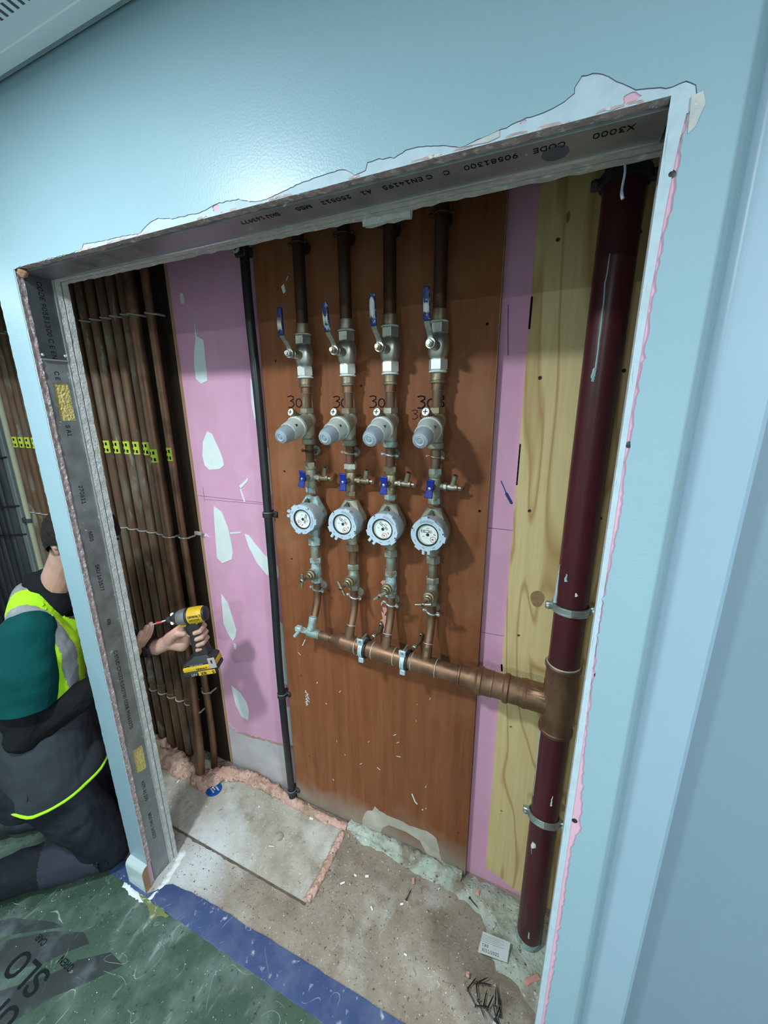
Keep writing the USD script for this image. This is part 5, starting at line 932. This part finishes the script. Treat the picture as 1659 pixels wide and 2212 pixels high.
pf = LineString([(-.094, -.036), (-.05, -.040), (.014, -.042), (.036, -.030), (.040, .02), (.030, .075), (.012, .130)]).buffer(.010).exterior
single('plaster_fillet', lumpy(Polygon(ragged(list(pf.coords), .0022, .008, 41)).buffer(.0012), .009, .016, 70, 14, .006), 'plaster_white', 'rough white plaster crust round the foot of the pier', 'plaster', smooth=True)
# loose things on the floor
cap_ = thing('plastic_disc', 'round blue plastic disc with white lettering lying by the foam', 'plastic disc', (-.080, .381, .004))
part(cap_, 'disc', lathe([(.033, 0), (.0345, .001), (.0345, .004), (.033, .005)], (-.080, .381, .0042), Z, 32), 'cap_blue')
ang = math.radians(-18); cu, cv = v3(math.cos(ang), math.sin(ang), 0), v3(-math.sin(ang), math.cos(ang), 0)
for s, o in (('PLUMBING', .009), ('and', -.001), ('HEATING', -.012)): part(cap_, 'lettering', text(s, v3(-.080, .381, .0092)-cu*(.017 if s != 'and' else .006)+cv*o, cu, cv, .0055, .0003, True), 'white_plastic')
part(cap_, 'plaster_spot', [lathe([(.005, 0), (.003, .0008)], v3(-.080, .381, .0092)-cu*.012, Z, 8)], 'chip_white')
tag_ = thing('paper_tag', 'dirty white inspection label with handwriting lying by the red pipe', 'label', (1.216, .325, .02))
tp = [v3(1.173, .347, .026), v3(1.262, .354, .024), v3(1.258, .302, .021), v3(1.167, .292, .019)]
to, tu = tp[3], unit(tp[2]-tp[3]); tn = unit(np.cross(tu, tp[0]-tp[3])); tv = np.cross(tn, tu)
tpoly = Polygon([((p-to)@tu, (p-to)@tv) for p in tp])
part(tag_, 'sheet', prism(tpoly, to+Z*.004, tu, tv, .0006), 'paper')
for k in range(5): part(tag_, 'printed_line', prism(sbox(.006, .046-.0042*k, .08-.01*(k % 2), .0470-.0042*k), to+Z*.004+tn*.0006, tu, tv, .0002), 'print_grey')
for s, o in (('TAS', .018), ('X/11/2021', .006)): part(tag_, 'handwriting', text(s, to+Z*.004+tn*.0006+tu*(.012)+tv*o, tu, tv, .0075, .0003), 'ink')
SC = [(1.165, .22, 60), (1.182, .203, -70), (1.194, .236, 40), (1.206, .23, 15), (1.207, .204, 85), (1.203, .181, 20), (1.224, .2, 70), (1.235, .216, 95), (1.240, .229, 110), (1.172, .183, -40), (1.202, .17, -50), (1.226, .168, -30), (1.250, .203, 100), (1.247, .19, 75), (1.238, .182, 120)]
near = ['nearest the pink chip', 'second of the loose ones', 'beside the heap', 'on top of the heap', 'under the heap', 'in front of the heap', 'in the middle of the heap', 'at the right of the heap', 'upper right of the heap', 'lowest on the left', 'lowest of all', 'lower right', 'farthest right', 'right edge of the heap', 'standing tilted in the heap']
for k, (x, y, a) in enumerate(SC):
    a = math.radians(a); d = v3(math.cos(a), math.sin(a), .02+.03*(k % 3)); c = v3(x, y, .012+.003*(k % 4)); d = unit(d); p0 = c-d*.018
    t = thing('screw', 'dark drywall screw on the floor by the red pipe, %s' % near[k], 'screw', c, 'heap of screws')
    part(t, 'shank', lathe([(.0020, 0), (.0017, .026), (.0004, .036)], p0, d, 8), 'screw_dark'); part(t, 'head', lathe([(.0020, -.0005), (.0045, -.004), (.0040, -.005)], p0, d, 12), 'screw_dark')
for k, (x, y, a) in enumerate(((1.130, .425, -30), (.905, .36, 80))):
    d = unit(v3(math.cos(math.radians(a)), math.sin(math.radians(a)), .05)); c = v3(x, y, .010)
    single('screw', [lathe([(.0020, 0), (.0017, .026), (.0004, .036)], c-d*.018, d, 8), lathe([(.0020, -.0005), (.0045, -.004), (.0040, -.005)], c-d*.018, d, 12)], 'screw_dark', ['lone screw lying by the mortar below the pink strip', 'lone rusty screw upright by a pink chip on the bare floor'][k], 'screw', 'stray screws')
single('wood_stick', hull(np.vstack([box(1.235, 1.245, .12, .165, .003, .010).vertices+np.array([.0, 0, 0]), box(1.270, 1.285, .03, .05, .003, .010).vertices])), 'plaster_white', 'pale plaster-coated stick beside the heap of screws', 'stick')
PB = [(1.335, .300, .016, .050, -50, 'long pink sealant strip on the mortar right of the red pipe'), (1.148, .232, .010, .013, 10, 'square pink chip near the heap of screws'), (1.135, .462, .016, .020, 0, 'pink foam crumb on the mortar below the pink strip'), (.905, .405, .010, .020, 20, 'pink foam crumb standing on the bare concrete'), (.60, .452, .008, .014, 40, 'pink foam crumb beside the end of the foam bead')]
for x, y, a, b, r_, lb in PB:
    m = rough(cbox(-a/2, a/2, -b/2, b/2, 0, .008, .002).subdivide().subdivide(), .003, 120, int(x*100)); m.apply_transform(trimesh.transformations.rotation_matrix(math.radians(r_), [0, 0, 1])); m.apply_translation([x, y, .002 if x < 1 else .010]); single('foam_crumb', m, 'pink_debris', lb, 'debris')
CH = [(.736, .350, .014, .008, 20, 'white chip alone on the bare concrete, long oval'), (.694, .335, .006, .012, 80, 'small white chip left of the square white chip'), (.661, .293, .018, .006, 40, 'narrow white chip nearest the cross joint'), (.417, .450, .018, .010, 10, 'square white chip on the hatch below the black pipe'), (.37, .495, .012, .008, 60, 'white chip against the meter board foot'), (-.061, .44, .020, .010, 5, 'pale chip beside the blue cap'), (-.273, .343, .016, .008, 100, 'white chip in the shade left of the blue cap'), (.171, .40, .007, .007, 0, 'tiny white chip on the hatch right of the blue cap'), (.890, .322, .012, .006, 30, 'white chip near the standing screw'), (.796, .267, .014, .005, 140, 'white sliver on the bare concrete'), (.33, .29, .024, .003, 15, 'curled white paper scrap on the hatch'), (1.0, .42, .008, .004, 60, 'white crumb before the mortar'), (.95, .20, .010, .005, 0, 'white crumb left of the screws')]
for x, y, a, b, r_, lb in CH:
    m = cbox(-a/2, a/2, -b/2, b/2, 0, .0022, .0006); m.apply_transform(trimesh.transformations.rotation_matrix(math.radians(r_), [0, 0, 1])); m.apply_transform(trimesh.transformations.rotation_matrix(.15, [1, 0, 0])); m.apply_translation([x, y, .005]); single('plaster_chip', m, 'chip_white', lb, 'plaster chip', 'white plaster chips')
single('shaving', tube(spline([(.315, .335, .006), (.330, .345, .014), (.345, .340, .018), (.350, .325, .012), (.340, .318, .006)], 20), .0022, 6), 'shaving', 'curled brown wood shaving on the floor board', 'wood shaving')
V = []
for k in range(300):
    x, y = rg.uniform(-.3, 1.45), rg.uniform(.07, .49); s = rg.uniform(.0006, .0020)
    b = trimesh.creation.icosphere(0, s); b.apply_scale([1, rg.uniform(.5, 1.6), .5]); b.apply_translation([x, y, .0045 if (y > .189 and x < .57) else .0012]); V.append(b)
for k in range(110):
    x, y = rg.uniform(-.5, 1.3), rg.uniform(-.6, -.04); b = trimesh.creation.icosphere(0, rg.uniform(.0006, .0018)); b.apply_translation([x, y, .005]); V.append(b)
single('dust_crumbs', V, 'chip_white', 'fine white plaster crumbs scattered over floor and sheet', 'plaster dust', kind='stuff')
V = []
for k in range(60):
    x, y, a = rg.uniform(.6, 1.3), rg.uniform(.12, .46), rg.uniform(0, 3.14); L_ = rg.uniform(.006, .02); d = v3(math.cos(a), math.sin(a), .1)*L_
    V.append(rod(v3(x, y, .003)-d/2, v3(x, y, .003)+d/2, .0009, 5))
single('straw_bits', V, 'shaving', 'scattered thin wood splinters on the bare concrete', 'debris', kind='stuff')
